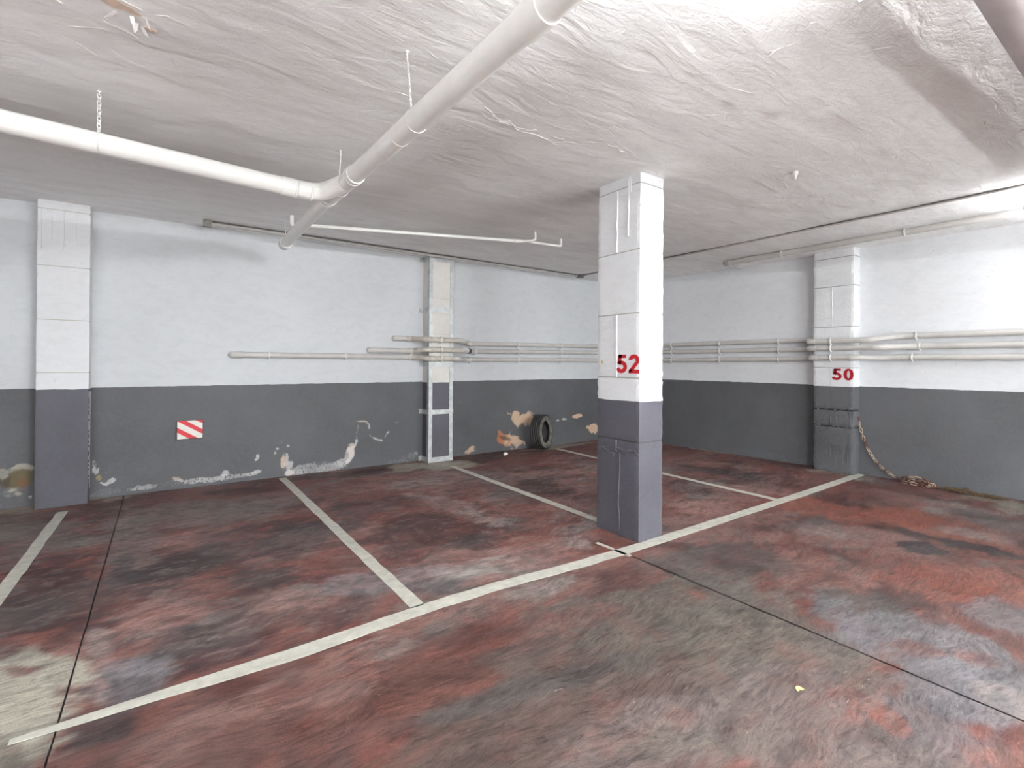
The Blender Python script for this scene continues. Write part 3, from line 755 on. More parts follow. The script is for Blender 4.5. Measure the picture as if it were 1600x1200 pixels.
def floor_line(pts, w, taper=None, seed=0):
    """painted stripe: thin ragged strip along a polyline on the slab"""
    P = [Vector(p) for p in pts]
    L = [0]
    for a, c in zip(P, P[1:]): L.append(L[-1] + (c - a).length)
    n = max(4, int(L[-1] / 0.04)); vs = []
    for i in range(n + 1):
        s = L[-1] * i / n; k = max(j for j in range(len(P) - 1) if L[j] <= s + 1e-9)
        t = (s - L[k]) / (L[k + 1] - L[k]); p = P[k].lerp(P[k + 1], t); d = (P[k + 1] - P[k]).normalized(); nn = Vector((-d.y, d.x))
        j1 = (float(vnoise(np.array(s * 9.0), np.array(0.5), seed)) - .5) * .012; j2 = (float(vnoise(np.array(s * 9.0), np.array(7.5), seed)) - .5) * .012
        ww = w / 2 * (taper(s / L[-1]) if taper else 1)
        a = p + nn * (ww + j1); c = p - nn * (ww + j2)
        vs += [(a.x, a.y, .0), (c.x, c.y, .0), (a.x, a.y, .0018), (c.x, c.y, .0018)]
    fs = []
    for i in range(n):
        a = i * 4; c = a + 4
        fs += [(a + 2, c + 2, c + 3, a + 3), (a, a + 2, a + 3, a + 1) if i == 0 else (a, c, c + 2, a + 2), (a + 1, a + 3, c + 3, c + 1), (a, c, c + 2, a + 2)]
    m_ = MB(); m_.add(vs, fs)
    return m_.build('painted_line', M_LINE, floor)
floor_line([(-0.50, 2.705), (0.0, 2.708), (0.5, 2.70), (1.28, 2.755), (1.8, 2.76), (2.5, 2.715), (3.2, 2.70), (4.6, 2.715), (6.0, 2.735), (7.62, 2.775), (7.83, 2.78)], .112, lambda t: .35 + .65 * min(1, t * 9), 1)
floor_line([(1.215, 6.86), (1.268, 2.80)], .088, None, 2)
floor_line([(3.377, 6.33), (3.385, 3.26)], .092, None, 3)
floor_line([(5.602, 6.62), (5.55, 2.78)], .09, None, 4)
floor_line([(-0.842, 6.52), (-0.868, 4.3), (-0.88, 2.4)], .085, None, 5)
floor_line([(2.95, 2.96), (2.965, 2.60)], .035, None, 6)

# ------------------------------------------------------------------ setting: ceiling
def ceil_colour():
    pass
xs = np.unique(np.concatenate([np.arange(XL, -1.6, .5), np.arange(-1.6, XR, .04), [XR]]).round(4))
yc = np.unique(np.concatenate([np.arange(YB, 0.0, .5), np.arange(0.0, YF, .04), [YF]]).round(4))
U, V = np.meshgrid(xs, yc); U = U.ravel(); V = V.ravel()
ca = np.zeros(len(U)); cc = np.repeat(np.array([[.7, .69, .68]]), len(U), 0)
cc = overlay(U, V, cc, CEILING_STAINS, 1.2, (1.6, 2.6), 900, alpha=ca, soft=(1.3, .3))
cz = HC + (fbm(U * 0.9, V * 1.7, 301, 4) - .5) * 0.035 + (fbm(U * 3.1 + .4 * fbm(U, V, 7), V * 5.5, 302, 4) - .5) * 0.010
edge = np.clip(np.minimum(np.minimum(np.abs(V - YF), np.abs(U - XR)) / .5, 1), 0, 1)
cz = HC + (cz - HC) * edge
ceiling = structure(grid_mesh('ceiling', xs, yc, lambda a, c: (a, c, cz), M_CEIL, None, 'stain', cc, ca))
ceiling.data.polygons.foreach_set('use_smooth', [True] * len(ceiling.data.polygons))
ceiling.data.flip_normals()

# scratches and ridges of plaster on the ceiling
def ridge_mesh(lines, r, seed, jitter, keep=1.0):
    mb = MB(); rr = random.Random(seed)
    for ln in lines:
        P = [Vector((x, y, HC)) for x, y in ln]; out = []
        for a, c in zip(P, P[1:]):
            n = max(2, int((c - a).length / .04))
            for i in range(n): out.append(a.lerp(c, i / n) + Vector((rr.uniform(-jitter, jitter), rr.uniform(-jitter, jitter), 0)))
        out.append(P[-1])
        zs = [Vector((p.x, p.y, ceil_z(p.x, p.y))) for p in out]
        k = 0
        while k < len(zs) - 1:      # broken into short strokes
            n = rr.randint(2, 5); ch = zs[k:k + n + 1]
            if len(ch) > 1 and rr.random() < keep:
                R = [r * rr.uniform(.45, 1.3) for _ in ch]; R[0] *= .3; R[-1] *= .3
                mb.tube(ch, R, 6)
            k += n
    return mb
def ceil_z(x, y):
    i = np.searchsorted(xs, x); j = np.searchsorted(yc, y)
    return float(cz.reshape(len(yc), len(xs))[min(j, len(yc) - 1), min(i, len(xs) - 1)])
o = ridge_mesh(SCRATCHES, .0022, 3, .004, .85).build('plaster_scratch', M_PLASTER, ceiling); o['kind'] = 'stuff'
o = ridge_mesh(CRACKS + [[(x + .02, y + .025) for x, y in l] for l in CRACKS[:3]], .0042, 4, .022, .7).build('plaster_ridge', M_PLASTER, ceiling); o['kind'] = 'stuff'
def patch(x, y, rx, ry, mat, name, seed, z=None, n=14, th=.002, parent=None, ang=0.0):
    rr = random.Random(seed); z = ceil_z(x, y) if z is None else z
    pts = []
    for i in range(n):
        a = 2 * math.pi * i / n; k = rr.uniform(.65, 1.15)
        px, py = rx * k * math.cos(a), ry * k * math.sin(a)
        pts.append((x + px * math.cos(ang) - py * math.sin(ang), y + px * math.sin(ang) + py * math.cos(ang), z))
    return MB().poly(pts, (0, 0, -1), th).build(name, mat, parent)
patch(-0.19, 2.86, .11, .055, M_PLASTER, 'flaked_plaster', 1, th=.004, parent=ceiling, ang=.25)
patch(-0.195, 2.855, .075, .036, M_BARE, 'bare_patch', 2, th=.006, parent=ceiling, ang=.25)
patch(-0.085, 2.975, .028, .014, M_BARE, 'bare_patch', 5, th=.006, parent=ceiling)
patch(-0.457, 3.0, .05, .018, M_PLASTER, 'flaked_plaster', 6, th=.005, parent=ceiling)
for (x, y, l, w, tilt, ang) in ((-0.122, 2.975, .035, .03, .9, .3), (-0.14, 2.96, .03, .02, .8, 1.8), (-0.10, 2.90, .02, .03, 1.1, .1), (-0.21, 2.92, .05, .02, .7, 2.7), (-0.155, 2.905, .03, .018, .9, 1.2)):
    z = ceil_z(x, y); dx, dy = math.cos(ang) * l, math.sin(ang) * l; px, py = -math.sin(ang) * w / 2, math.cos(ang) * w / 2
    MB().poly([(x + px, y + py, z + .004), (x - px, y - py, z + .004), (x + dx * .6 - px * .8, y + dy * .6 - py * .8, z - .03 * tilt), (x + dx, y + dy, z - .045 * tilt), (x + dx * .5 + px, y + dy * .5 + py, z - .028 * tilt)], (.3, .3, -.9), .0015).build('plaster_flake', M_PLASTER, ceiling)

# ------------------------------------------------------------------ setting: walls
wxs = np.unique(np.concatenate([np.arange(XL, -1.7, .5), np.arange(-1.7, 7.62, .016), [7.62]]).round(4))
wzs = np.unique(np.concatenate([np.arange(0, 1.05, .013), np.arange(1.1, HC + .01, .12), [HC + .02]]).round(4))
U, V = np.meshgrid(wxs, wzs); U = U.ravel(); V = V.ravel()
wa = np.zeros(len(U)); wc = np.repeat(np.array([GREY]), len(U), 0)
wc = overlay(U, V, wc, WALL_STAINS, 1.1, (9, 11), 1500, alpha=wa, soft=(1.25, .75))
wall_front = structure(grid_mesh('wall_front', wxs, wzs, lambda a, c: (a, 6.95 + 0 * a, c), M_WALL_FRONT, None, 'stain', wc, wa))
def wall_right_pt(y):
    """x of the right wall surface at depth y: it kinks slightly behind the numbered pillar"""
    return np.where(y > 3.3, 7.842 - (y - 3.3) * 0.0675, 7.842 - (y - 3.3) * 0.0061)
rys = np.unique(np.concatenate([np.arange(YB, -.5, .5), np.arange(-.5, 6.955, .03), [3.3], [6.955]]).round(4))
rzs = np.unique(np.concatenate([np.arange(0, 1.15, .03), np.arange(1.2, HC + .01, .12), [HC + .02]]).round(4))
U, V = np.meshgrid(rys, rzs); U = U.ravel(); V = V.ravel()
ra = np.zeros(len(U)); rc = np.repeat(np.array([GREY]), len(U), 0)
RS = [(2.45, .15, 3, 1, -1, 6, 'LD', .5), (1.2, .12, 1.0, 0, 0, 7, 'LG', .4), (0.9, .3, 1.5, .3, -.5, 9, 'LG', .3), (2.0, .35, 1.5, 1.0, -1.5, 6, 'LG', .35), (3.9, .06, .8, 0, 0, 12, 'LG', .5), (5.3, .05, .7, 0, 0, 14, 'LG', .4)]
rc = overlay(U, V, rc, RS, 1.1, (4, 6), 2500, alpha=ra, soft=(1.25, .5))
wall_right = structure(grid_mesh('wall_right', rys, rzs, lambda a, c: (wall_right_pt(a), a, c), M_WALL_RIGHT, None, 'stain', rc, ra))
b = MB(); b.box(XL - .15, XL, YB, YF, 0, HC + .02); structure(b.build('wall_left', M_WALL_BACK))
b = MB()
b.box(XL - .15, FILL_OPENING[0], YB - .15, YB, 0, HC + .02); b.box(FILL_OPENING[1], XR + .15, YB - .15, YB, 0, HC + .02); b.box(FILL_OPENING[0], FILL_OPENING[1], YB - .15, YB, FILL_OPENING[2], HC + .02)
structure(b.build('wall_back', M_WALL_BACK))
b = MB(); b.box(-18, 22, YB - 22, YB - .1, -.2, -.012); structure(b.build('floor_outside_bounce', simple('pale_bounce_ground', lin(226, 225, 220), .9)))  # unseen ground added outside, kept very pale to reflect light up to the ceiling
b = MB(); b.box(XL - .15, XR + .15, YB - .15, YF + .15, HC + .06, HC + .30); structure(b.build('ceiling_upper', M_WALL_BACK))
b = MB(); b.box(XL - .15, XR + .15, YF + .02, YF + .15, -.1, HC + .06); b.box(XR + .02, XR + .15, YB, YF + .15, -.1, HC + .06); structure(b.build('wall_outer', M_WALL_BACK))

# ------------------------------------------------------------------ pillars
def segment(mb, x0, x1, y0, y1, z0, z1, seed, rough=.002, edge=.006, faces='NSEWT', step=.035, ragged=0.0):
    """one cast lift of a concrete pillar: a box with slightly uneven faces and worn arrises"""
    nx = max(3, int((x1 - x0) / step)); ny = max(3, int((y1 - y0) / step)); nz = max(2, int((z1 - z0) / step))
    per = [(x0 + (x1 - x0) * i / nx, y0) for i in range(nx)] + [(x1, y0 + (y1 - y0) * i / ny) for i in range(ny)] \
        + [(x1 - (x1 - x0) * i / nx, y1) for i in range(nx)] + [(x0, y1 - (y1 - y0) * i / ny) for i in range(ny)]
    k = len(per); corners = {0, nx, nx + ny, 2 * nx + ny}
    cx, cy = (x0 + x1) / 2, (y0 + y1) / 2
    vs = []
    for j in range(nz + 1):
        z = z0 + (z1 - z0) * j / nz
        for i, (x, y) in enumerate(per):
            n = float(fbm(np.array(x * 9 + y * 7 + seed), np.array(z * 8.0 + y * 3), seed, 3)) - .5
            d = n * rough * 2
            if i in corners: d -= edge * (.4 + 1.3 * abs(float(vnoise(np.array(z * 26.0), np.array(i * 1.7), seed)) - .3))
            if j in (0, nz): d -= .0015 + ragged * float(vnoise(np.array(i * .9), np.array(j * 2.3 + seed), 3))
            sx = (1 if x >= cx else -1) if abs(x - x0) < 1e-6 or abs(x - x1) < 1e-6 else 0
            sy = (1 if y >= cy else -1) if abs(y - y0) < 1e-6 or abs(y - y1) < 1e-6 else 0
            dz = 0.0
            if j in (0, nz): dz = (-1 if j == nz else 1) * .002 * float(vnoise(np.array(i * .8), np.array(j + seed * 1.3), 9))
            vs.append((x + sx * d, y + sy * d, z + dz))
    fs = [(j * k + i, j * k + (i + 1) % k, (j + 1) * k + (i + 1) % k, (j + 1) * k + i) for j in range(nz) for i in range(k)]
    fs += [tuple(range(k))[::-1], tuple(nz * k + i for i in range(k))]
    mb.add(vs, fs, False)
    return mb

def pillar(t, x0, x1, y0, y1, joints, mat, joint_mat, gap=.008, wide={}, top=HC + .012, ragged=None, inset=.007, edge=.006, rough=.002):
    zs = [0.0] + list(joints) + [top]
    for i, (a, c) in enumerate(zip(zs, zs[1:])):
        mb = segment(MB(), x0, x1, y0, y1, a + (wide.get(i - 1, gap) / 2 if i else 0), c - (wide.get(i, gap) / 2 if i < len(zs) - 2 else 0), 11 + i * 7 + int(x0 * 10), rough, edge, ragged=(ragged or {}).get(i, 0.0))
        mb.build('concrete_block', mat, t)
    mb = MB(); mb.box(x0 + inset, x1 - inset, y0 + inset, y1 - inset, 0.02, top - .01)
    mb.build('mortar_core', joint_mat, t)

def seam(mb, face, a, z0, z1, w=.005, th=.004, wob=.003, seed=0):
    """raised formwork seam on a pillar face; face = ('x', x) faces -x, ('y', y) faces -y"""
    n = max(3, int((z1 - z0) / .04)); vs = []
    for i in range(n + 1):
        z = z0 + (z1 - z0) * i / n; o_ = (float(vnoise(np.array(z * 7), np.array(a * 9.0), seed)) - .5) * 2 * wob
        for s, d in ((-1, -.003), (0, th * (.5 + float(vnoise(np.array(z * 19), np.array(3.0), seed)))), (1, -.003)):
            if face[0] == 'x': vs.append((face[1] - d, a + o_ + s * w, z))
            else: vs.append((a + o_ + s * w, face[1] - d, z))
    fs = []
    for i in range(n):
        for q in (0, 1): fs.append((i * 3 + q, i * 3 + q + 1, i * 3 + q + 4, i * 3 + q + 3))
    mb.add(vs, fs)

def digit(ch, place, th, mat, parent):
    """place(u, v, d) maps unit digit coordinates to the face; a bold digit 0.62 wide, 1 high"""
    mb = MB()
    def quad(ps):
        back = [place(u, v, 0) for u, v in ps]; front = [place(u, v, th) for u, v in ps]; k = len(ps)
        mb.add(back + front, [tuple(range(k, 2 * k)), tuple(range(k))[::-1]] + [(i, (i + 1) % k, k + (i + 1) % k, k + i) for i in range(k)])
    def arc(cx, cy, ro, ri, a0, a1, n=22, ry=1.0, riy=None):
        riy = riy if riy is not None else ri * ry
        for i in range(n):
            A = math.radians(a0 + (a1 - a0) * i / n); B = math.radians(a0 + (a1 - a0) * (i + 1) / n)
            quad([(cx + ro * math.cos(A), cy + ro * ry * math.sin(A)), (cx + ro * math.cos(B), cy + ro * ry * math.sin(B)), (cx + ri * math.cos(B), cy + riy * math.sin(B)), (cx + ri * math.cos(A), cy + riy * math.sin(A))])
    if ch == '0': arc(.31, .5, .32, .10, 0, 360, 36, .5 / .32, .325)
    if ch == '5':
        quad([(.11, .995), (.565, .995), (.565, .81), (.11, .81)])
        quad([(.11, .995), (.32, .995), (.27, .50), (.05, .47)])
        arc(.285, .335, .335, .125, 134, -164, 30, 1.0)
    if ch == '2':
        arc(.305, .69, .305, .095, 178, -28, 24, 1.02)
        quad([(.585, .56), (.39, .62), (.01, .14), (.01, .0), (.30, .20)])
        quad([(.01, .20), (.62, .20), (.61, .0), (.01, .0)])
    return mb.build('numeral', mat, parent)

# free-standing pillar with number 52
t = thing('pillar', 'free-standing square pillar carrying the red number 52, nearest pillar', 'pillar', (3.385, 3.0, 0))
X0, X1, Y0, Y1 = 3.235, 3.545, 2.755, 3.25
pillar(t, X0, X1, Y0, Y1, [.835, 1.38, 1.932, 2.472, 3.03], M_PILLAR, M_PALE_JOINT, wide={0: .014, 1: .011}, ragged={1: .003, 0: .004})
mb = MB()
seam(mb, ('x', X0), 3.01, 1.385, 1.925, .005, .009, .002, 1); seam(mb, ('x', X0), 3.01, 2.48, 3.02, .006, .010, .001, 2)
seam(mb, ('x', X0), 2.88, 2.60, 3.10, .005, .010, .003, 3); seam(mb, ('x', X0), 2.855, 2.97, 3.10, .004, .005, .003, 4)
seam(mb, ('x', X0), 3.02, 3.05, 3.1, .006, .006, .003, 5); seam(mb, ('x', X0), 2.98, .06, .72, .004, .007, .02, 6); seam(mb, ('x', X0), 3.01, .73, .83, .006, .010, .003, 7)
o = mb.build('formwork_seam', M_PILLAR, t)
mb = MB()
for i in range(14):   # ragged skim edge of the lowest lift
    y = 2.76 + i * .0345; z = .735 + .02 * math.sin(i * 1.3) + .015 * math.sin(i * .5)
    mb.box(X0 - .007 - .002 * (i % 3), X0 + .004, y, y + .038, z - .006, z + .007)
mb.build('skim_edge', M_PILLAR, t)
def p52(u0):
    return lambda u, v, d: (X0 - .0015 - d, 3.009 - (u0 + u * .190), 1.419 + v * .162)
digit('5', p52(0.0), .0016, M_RED_PAINT, t); digit('2', p52(.137), .0016, M_RED_PAINT, t)
mb = MB(); mb.tube([(X0 + .003, 3.185, 1.515), (X0 - .003, 3.185, 1.515)], .014, 12); mb.build('plug_hole', simple('tan_plug', lin(196, 170, 128), .8), t)
mb = MB(); mb.tube([(3.43, Y0 + .002, .79), (3.43, Y0 - .002, .79)], .012, 9); mb.build('chipped_hole', M_DARK_JOINT, t)

# wall pillar with number 50
t = thing('pillar', 'wall pillar with the red number 50 and rough grey base, on the right wall', 'pillar', (7.74, 3.06, 0))
RX0, RX1, RY0, RY1 = 7.642, 7.862, 2.80, 3.315
pillar(t, RX0, RX1, RY0, RY1, [.64, .876, 1.465, 2.036, 2.602, 3.003], M_PILLAR_RIGHT, paint_material('right_pillar_joint', 1.203, (.45, .45, .45), (.035, .035, .036)), gap=.010, wide={0: .018, 1: .022}, ragged={0: .010, 1: .014, 2: .008}, inset=.022, rough=.005, edge=.009)
mb = MB()
seam(mb, ('x', RX0), 3.08, .90, 1.46, .004, .004, .001, 1); seam(mb, ('x', RX0), 3.07, 2.05, 2.59, .004, .005, .001, 2)
rr = random.Random(9)
for i in range(9): a = rr.uniform(2.83, 3.28); z = rr.uniform(.03, .3); seam(mb, ('x', RX0), a, z, min(.62, z + rr.uniform(.12, .4)), .0035, rr.uniform(.003, .007), .008, 20 + i)
for i in range(8): a = rr.uniform(2.83, 3.28); z = rr.uniform(.66, .76); seam(mb, ('x', RX0), a, z, min(.86, z + rr.uniform(.05, .14)), .005, rr.uniform(.004, .010), .008, 40 + i)
for i in range(40):   # broken lumps of concrete along the two lowest lift joints
    y = rr.uniform(2.805, 3.31); zc = .64 if i % 2 else .876; z = zc + rr.uniform(-.035, .03); w = rr.uniform(.008, .026); hgt = rr.uniform(.006, .022); d = rr.uniform(.003, .010)
    mb.add([(RX0 + .01, y - w, z - hgt), (RX0 + .01, y + w, z - hgt * .6), (RX0 + .01, y + w * .8, z + hgt), (RX0 + .01, y - w * .9, z + hgt * .7), (RX0 - d, y - w * .3, z - hgt * .2), (RX0 - d * .8, y + w * .5, z + hgt * .2)],
           [(0, 1, 5, 4), (1, 2, 5), (2, 3, 4, 5), (3, 0, 4)])
mb.build('formwork_seam', M_PILLAR_RIGHT, t)
def p50(u0):
    return lambda u, v, d: (RX0 - .003 - d, 3.064 - (u0 + u * .190), 1.292 + v * .162)
digit('5', p50(0.0), .0016, M_RED_DARK, t); digit('0', p50(.142), .0016, M_RED_DARK, t)

# left wall pillar
t = thing('pillar', 'plain wall pillar at the left edge, white above dark grey, without number', 'pillar', (-0.88, 6.85, 0))
pillar(t, -1.087, -0.678, 6.752, 6.955, [1.372, 1.91, 2.456, 3.03], M_PILLAR_LEFT, M_PALE_JOINT, gap=.006, edge=.004, rough=.0012, inset=.005)
mb = MB()
for i, a in enumerate((-1.055, -0.975, -0.885, -0.79)): seam(mb, ('y', 6.752), a, 2.62 + .1 * (i % 2), 3.02, .003, .004, .003, 60 + i)
mb.build('formwork_seam', M_PILLAR_LEFT, t)
mb = MB()   # peeled white edge towards the corner with the wall
rr = random.Random(5)
for i in range(46):
    z = .14 + i * .0225; w = rr.uniform(.002, .012)
    mb.box(-0.6795, -0.6765 + rr.uniform(0, .001), 6.86 - w, 6.86 + w, z, z + .02)
    if rr.random() < .5: mb.box(-0.6795, -0.6768, 6.765, 6.765 + rr.uniform(.005, .02), z, z + .018)
o = mb.build('peeling_edge', M_PLASTER, t); o['kind'] = 'stuff'

# framed wall pillar with steel angles and battens
t = thing('pillar', 'narrow wall pillar braced by galvanised steel angles and cross plates', 'pillar', (3.395, 6.83, 0))
FX0, FX1, FY0 = 3.195, 3.590, 6.722
pillar(t, FX0, FX1, FY0, 6.955, [1.93, 2.47], M_PILLAR_FRAMED, M_PALE_JOINT, gap=.004, edge=.003, rough=.001, inset=.004)
for sx, xa in ((1, FX0 - .005), (-1, FX1 + .005)):
    mb = MB()
    x2 = xa + sx * .058
    mb.box(min(xa, x2), max(xa, x2), FY0 - .006, FY0, 0.0, 3.10)
    mb.box(min(xa, xa + sx * .005), max(xa, xa + sx * .005), FY0, FY0 + .06, 0.0, 3.10)
    mb.build('corner_angle', M_STEEL, t)
for z0, z1 in ((0.0, .075), (.718, .788), (1.437, 1.515), (2.258, 2.335), (3.022, 3.100)):
    mb = MB(); mb.box(FX0 - .008, FX1 + .008, FY0 - .012, FY0 - .006, z0, z1); mb.build('cross_plate', M_STEEL, t)
    for xa, s in ((FX0 - .005, -1), (FX1 + .005, 1)):
        mb = MB(); xb = xa + s * .006
        mb.box(min(xa, xb), max(xa, xb), FY0 - .012, 6.945, z0, z1)
        mb.box(min(xb, xb + s * .05), max(xb, xb + s * .05), 6.938, 6.945, z0, z1)
        sp = mb.build('side_plate', M_STEEL, t)
        bm_ = MB(); bm_.tube([(xb + s * .028, 6.938, (z0 + z1) / 2), (xb + s * .028, 6.926, (z0 + z1) / 2)], .011, 6); bm_.build('anchor_bolt', M_STEEL, sp)

# ------------------------------------------------------------------ pipes along the walls
WR = .037
def xl(y, off): return float(wall_right_pt(np.array(y))) - off
def wall_pipe(t, x0, zA, zF, zB, zC, zL, zP, zR, jog_a, jog_b, dirty, front_y, pk, clips_a, jy):
    off = 6.95 - 0.047
    pts = [(x0, 6.946, zA), (x0, off, zA), (jog_a[0], off, zA), (jog_a[1], front_y, zF), (jog_b[0], front_y, zF), (jog_b[1], off, zB),
           (xl(off, .05), off, zC), (xl(3.4, .047), jy, zL), (7.59, jy - .004, zP), (7.59, 2.62 - pk, zP), (7.785, 2.30 - pk, zR), (xl(YB + .03, .047), YB + .03, zR)]
    # straight lengths as pipes, corners as elbows slightly larger in diameter
    P = [Vector(p) for p in pts]; R = .06
    ends = []
    for i in range(len(P) - 1):
        a, c = P[i], P[i + 1]; d = (c - a).normalized(); l = (c - a).length
        s = 0 if i == 0 else min(R, l * .45); e = 0 if i == len(P) - 2 else min(R, l * .45)
        ends.append((a + d * s, c - d * e))
    for i, (a, c) in enumerate(ends):
        if i == 0: continue
        MB().tube([a, c], WR, 18).build('pipe', M_PVC_DIRTY if (dirty and i in (2, 3, 4)) else M_PVC_GREY, t)
    for i in range(1, len(P) - 1):
        a = ends[i - 1][1]; c = ends[i][0]
        pa = a + (ends[i - 1][0] - a).normalized() * (.02 if i > 1 else 0.0); pc = c + (ends[i][1] - c).normalized() * .045
        arc = [a * (1 - k) ** 2 + P[i] * 2 * k * (1 - k) + c * k * k for k in [j / 7 for j in range(8)]]
        if i == 1: arc = [P[0]] + arc
        MB().tube(([pa] if i > 1 else []) + arc + [pc], WR * 1.13, 18).build('elbow', M_PVC_DIRTY if dirty and i in (2, 3) else M_PVC_GREY, t)
    # clips
    def clip(c, axis, wall_dir):
        c = Vector(c); mb = MB()
        mb.ring(c, axis, WR, WR + .009, .020, 20)
        w = Vector(wall_dir)
        mb.tube([c + w * WR, c + w * .046], .008, 8)
        dn = c + Vector((0, 0, -WR - .012)) + w * .002
        mb.tube([dn + Vector((0, 0, .010)), dn + Vector((0, 0, .004)), dn + Vector((0, 0, -.004)), dn + Vector((0, 0, -.008))], [.012, .017, .015, .006], 8)
        mb.box(c.x - .006, c.x + .006, c.y - .006, c.y + .006, c.z + WR, c.z + WR + .016)
        mb.build('pipe_clip', M_CLIP, t)
    def on(i, k): return P[i].lerp(P[i + 1], k)
    for x in clips_a:
        i = 1 if x < jog_a[0] else 5
        k = (x - P[i].x) / (P[i + 1].x - P[i].x); clip(on(i, k), P[i + 1] - P[i], (0, 1, 0))
    k = (3.36 - P[3].x) / (P[4].x - P[3].x); clip(on(3, k), (1, 0, 0), (0, 1, 0))
    for y in (5.74, 4.815, 3.865):
        k = (y - P[6].y) / (P[7].y - P[6].y); clip(on(6, k), P[7] - P[6], (1, 0, 0))
    k = (3.065 - P[8].y) / (P[9].y - P[8].y); clip(on(8, k), (0, 1, 0), (1, 0, 0))
    for y in (2.16 - pk * .3, .9, -.4):
        k = (y - P[10].y) / (P[11].y - P[10].y); clip(on(10, k), (0, 1, 0), (1, 0, 0))
    return P
G_ = 'grey pipes running round the two walls'
t = thing('wall_pipe', 'highest of three grey wall pipes, starting just left of the braced pillar', 'pipe', (2.72, 6.9, 1.85), G_)
wall_pipe(t, 2.735, 1.853, 1.840, 1.806, 1.842, 1.872, 1.838, 1.884, (2.98, 3.10), (3.70, 3.96), True, 6.66, 0.0, (3.99, 4.95, 5.93), 3.375)
t = thing('wall_pipe', 'middle one of three grey wall pipes, with black taped joint at braced pillar', 'pipe', (2.37, 6.9, 1.68), G_)
Pm = wall_pipe(t, 2.36, 1.672, 1.690, 1.684, 1.722, 1.735, 1.738, 1.747, (3.02, 3.14), (3.80, 4.02), True, 6.66, .12, (2.99, 4.10, 4.95, 5.93), 3.36)
mb = MB(); a = Pm[4].lerp(Pm[5], .10); c = Pm[4].lerp(Pm[5], .62); mb.tube([a, c], WR * 1.17, 18); mb.build('taped_joint', M_TAPE, t)
t = thing('wall_pipe', 'lowest and longest of three grey wall pipes, starting on bare wall', 'pipe', (.62, 6.9, 1.59), G_)
wall_pipe(t, .645, 1.580, 1.558, 1.550, 1.566, 1.595, 1.606, 1.607, (3.04, 3.16), (3.66, 3.88), True, 6.66, -.14, (1.05, 2.01, 2.96, 3.99, 4.95, 5.93), 3.345)

# ------------------------------------------------------------------ drain pipes below the ceiling
def mz(y): return 2.675 + .036 * y
t = thing('drain_pipe', 'thick white drain pipe hung on chains with a branch to the left', 'pipe', (1.05, 3.85, 2.81))
MX = 1.05
MB().tube([(MX, YB + .02, mz(-3.2)), (MX, -3.2, mz(-3.2)), (MX, 0, mz(0)), (MX, 3.55, mz(3.55))], .0585, 28).build('main_pipe', M_PVC_WHITE, t)
MB().tube([(MX, 4.05, mz(4.05) - .004), (MX, 4.3, 2.822), (MX, 5.97, 2.806)], .055, 28).build('far_pipe', M_PVC_WHITE, t)
MB().tube([(MX, 5.84, 2.807), (MX, 5.95, 2.806), (MX, 5.985, 2.806), (MX, 5.995, 2.806)], [.063, .063, .056, .040], 28).build('end_cap', M_PVC_WHITE, t)
mb = MB()
bz = lambda x: 2.7937 - .0386 * x
mb.tube([(MX, 3.40, mz(3.4)), (MX, 3.6, mz(3.6)), (MX, 3.95, mz(3.95)), (MX, 4.12, mz(4.12))], .0625, 28)
br = fillet([(.74, 3.85, bz(.74)), (.93, 3.85, bz(.93) + .01), (MX, 3.62, mz(3.62))], .16, 10)
mb.tube(br, .064, 28)
wye = mb.build('wye_fitting', M_PVC_WHITE, t)
for y, r in ((3.40, .0665), (3.46, .0665), (4.07, .0665), (4.12, .0655)): MB().ring((MX, y, mz(y)), (0, 1, .036), .055, r, .018, 28).build('collar', M_PVC_WHITE, wye)
for x, r in ((.755, .0675), (.86, .0685)): MB().ring((x, 3.85, bz(x) + (.004 if x > .8 else 0)), (1, 0, -.03), .055, r, .02, 28).build('collar', M_PVC_WHITE, wye)
MB().tube([(XL + .02, 3.85, 2.90), (-1.5, 3.85, bz(-1.5)), (.72, 3.85, bz(.72))], .0625, 28).build('branch_pipe', M_PVC_WHITE, t)
MB().tube([(.655, 3.85, bz(.655)), (.76, 3.85, bz(.76))], .0675, 28).build('coupling', M_PVC_WHITE, t)
MB().tube([(MX, 1.30, mz(1.30)), (MX, 1.43, mz(1.43))], .064, 28).build('coupling', M_PVC_WHITE, t)
MB().ring((MX, 2.61, mz(2.61)), (0, 1, .036), .055, .0605, .006, 28).build('joint_ring', M_PVC_WHITE, t)

TY = 0.404
t = thing('drain_pipe', 'thick pale pipe crossing the upper right corner of the ceiling', 'pipe', (4.0, TY, 2.93))
MB().tube([(XL + .02, TY, 2.93), (7.83, TY, 2.93)], .125, 28).build('straight_pipe', M_PVC_MAUVE, t)
for x in (.4, 4.6): MB().tube([(x, TY, 2.93), (x + .13, TY, 2.93)], .132, 28).build('coupling', M_PVC_MAUVE, t)

